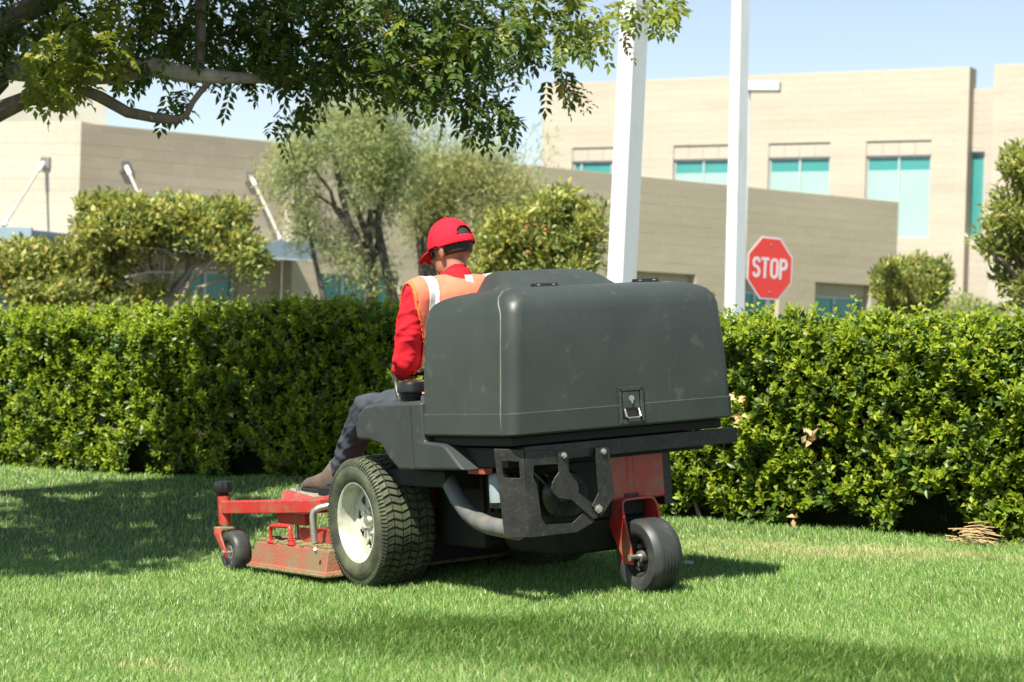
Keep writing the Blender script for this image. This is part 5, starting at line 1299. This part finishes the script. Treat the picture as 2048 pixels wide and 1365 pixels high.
# ------------------------------------------------------------------ lawn
def mower_clear(x, y): return np.ones(len(x), bool)
def blades(n, ymin, ymax, dens_pow=1.0):
    y = ymin + (ymax - ymin) * rng.random(n) ** dens_pow
    x = rng.uniform(-1, 1, n) * (.262 * y + .35)
    # keep in front of the hedge foot
    t = (x - hA[0]) * hn[0] + (y - hA[1]) * hn[1]
    k = t > -.22
    return x[k], y[k], t[k]
xs_, ys_, ts_ = [], [], []
for n, a, b_ in ((190000, 5.6, 7.6), (220000, 7.4, 10.2), (150000, 10.0, 15.6)):
    x, y, t = blades(n, a, b_); xs_.append(x); ys_.append(y); ts_.append(t)
x = np.concatenate(xs_); y = np.concatenate(ys_); t = np.concatenate(ts_); n = len(x)
q = np.stack([x, y, x * 0], 1)
dry = snoise(q, 2.1, 21) * .4 + snoise(q, 7, 22) * .35 + rng.normal(0, .34, n)
def patch(cx, cy, rx, ry): return np.exp(-((x - cx) / rx) ** 2 - ((y - cy) / ry) ** 2)
dry = dry + .75 * patch(1.5, 9.6, .7, .5) + .55 * patch(-1.25, 6.9, .3, .2) + .35 * patch(.9, 10.3, .7, .5) + .35 * patch(2.1, 9.7, .7, .5)
tall = .5 + .5 * snoise(q, 3.0, 31)
h = (.027 + .012 * tall) * rng.uniform(.55, 1.35, n)
h = np.where(t > 3.2, h * 1.15, h)
w = rng.uniform(.0020, .0038, n) * (1 + np.clip(y - 9, 0, 6) * .08)
# mowing bands lie along the hedge
tw = t + .10 * snoise(q, 2.2, 51) + .05 * snoise(q, 9, 52) + rng.normal(0, .05, n); band = -1 + 1.7 * np.clip((tw - 3.5) / .22, 0, 1) * (1 - np.clip((tw - 4.3) / .5, 0, 1)) * np.clip((x + 1.3) / 1.1, 0, 1)
band = band + .35 * snoise(q, 1.6, 53)
lean = np.stack([hd[0] * band, hd[1] * band], 1) * .34 + np.stack([hn[0] * band, hn[1] * band], 1) * .42 + rng.normal(0, .34, (n, 2)) + .22 * np.stack([snoise(q, 4, 41), snoise(q, 4, 42)], 1)
yaw = rng.uniform(0, math.pi, n)
sdx = np.cos(yaw) * w * .5; sdy = np.sin(yaw) * w * .5
z = gz(x, y) - .004
P0 = np.stack([x, y, z], 1); sd = np.stack([sdx, sdy, sdx * 0], 1)
mid = P0 + np.stack([lean[:, 0] * h * .35, lean[:, 1] * h * .35, h * .55], 1)
tip = P0 + np.stack([lean[:, 0] * h * 1.05, lean[:, 1] * h * 1.05, h * np.clip(1 - .25 * (lean ** 2).sum(1), .55, 1)], 1)
GV = np.stack([P0 - sd, P0 + sd, mid + sd * .8, mid - sd * .8, tip], 1)
M['grass'] = leaf_mat('grass_blade', [(0, (.046, .135, .017)), (.4, (.127, .255, .042)), (.75, (.23, .38, .085)), (.96, (.38, .49, .165)), (1, (.54, .50, .25))], .38, .33, .5, tcol=1.25)
M['grass_dry'] = leaf_mat('grass_blade_dry', [(0, (.26, .30, .11)), (.5, (.38, .37, .16)), (1, (.55, .48, .26))], .5, .25, .4)
isdry = dry > .95
for nm, mask, m_ in (('lawn_grass', ~isdry, 'grass'), ('dry_grass', isdry, 'grass_dry')):
    g = GV[mask].reshape(-1, 3); k = mask.sum()
    base = (np.arange(k) * 5)[:, None, None]
    f = (base + np.array([[0, 1, 2], [0, 2, 3], [3, 2, 4]])[None]).reshape(-1, 3)
    o = np_mesh(nm, g, f, M[m_]); o['kind'] = 'stuff'
    tag(o, 'short mown green lawn grass under the mower' if nm == 'lawn_grass' else 'pale dry blades scattered through the lawn', 'grass')
# bits lying on the lawn
def on_ground(px, py):
    d = at(px, py, 1.0) - Vector((0, 0, CAM_H)); yy = 8.
    for i in range(60):
        p_ = Vector((0, 0, CAM_H)) + d * yy; yy += (p_.z - float(gz(p_.x, p_.y))) / (-d.z) * .6
    return Vector((0, 0, CAM_H)) + d * yy
c = on_ground(1377, 1142)
o = MB().loft([[(c.x + a, c.y + b_, c.z + .03 + zz) for a, b_ in ((-.022, -.006), (.018, -.012), (.022, .008), (-.016, .012))] for zz in (0, .014)]).build('wood_chip', M['wall_pink'], smooth=0, bevel=.002)
tag(o, 'small pale chip lying on the grass right of the rear wheel', 'wood chip')
c = np.array(on_ground(1527, 1203)) + np.array((0, 0, .045))
v, f = leaf_geo(c[None], np.array([[1., -.2, .1]]), np.array([[0, -.5, 1.]]), np.array([.05]), np.array([.028]))
o = np_mesh('fallen_leaf', v, f, M['hedge_old']); tag(o, 'single dark green leaf lying on the lawn right of the mower', 'leaf')
tp = on_ground(1945, 1098); e = empty('twig_pile', tp); tag(e, 'small heap of dry tan twigs at the foot of the hedge', 'twigs')
for i in range(34):
    a = rng.normal(0, .6); L_ = rng.uniform(.08, .20); yy = rng.uniform(-.05, .06); xx = rng.uniform(-.08, .08); zz = rng.uniform(.01, .07)
    p0 = Vector((xx - L_ / 2 * math.cos(a), yy, zz + .3 * L_ * math.sin(-a) + .02)); p1 = Vector((xx + L_ / 2 * math.cos(a), yy + rng.uniform(-.05, .03), zz - .5 * L_ * math.sin(a)))
    MB().tube([p0, (p0 + p1) / 2 + Vector((0, 0, .008)), p1], [.003, .0028, .002], 5).build('twig', M['twig'], e)
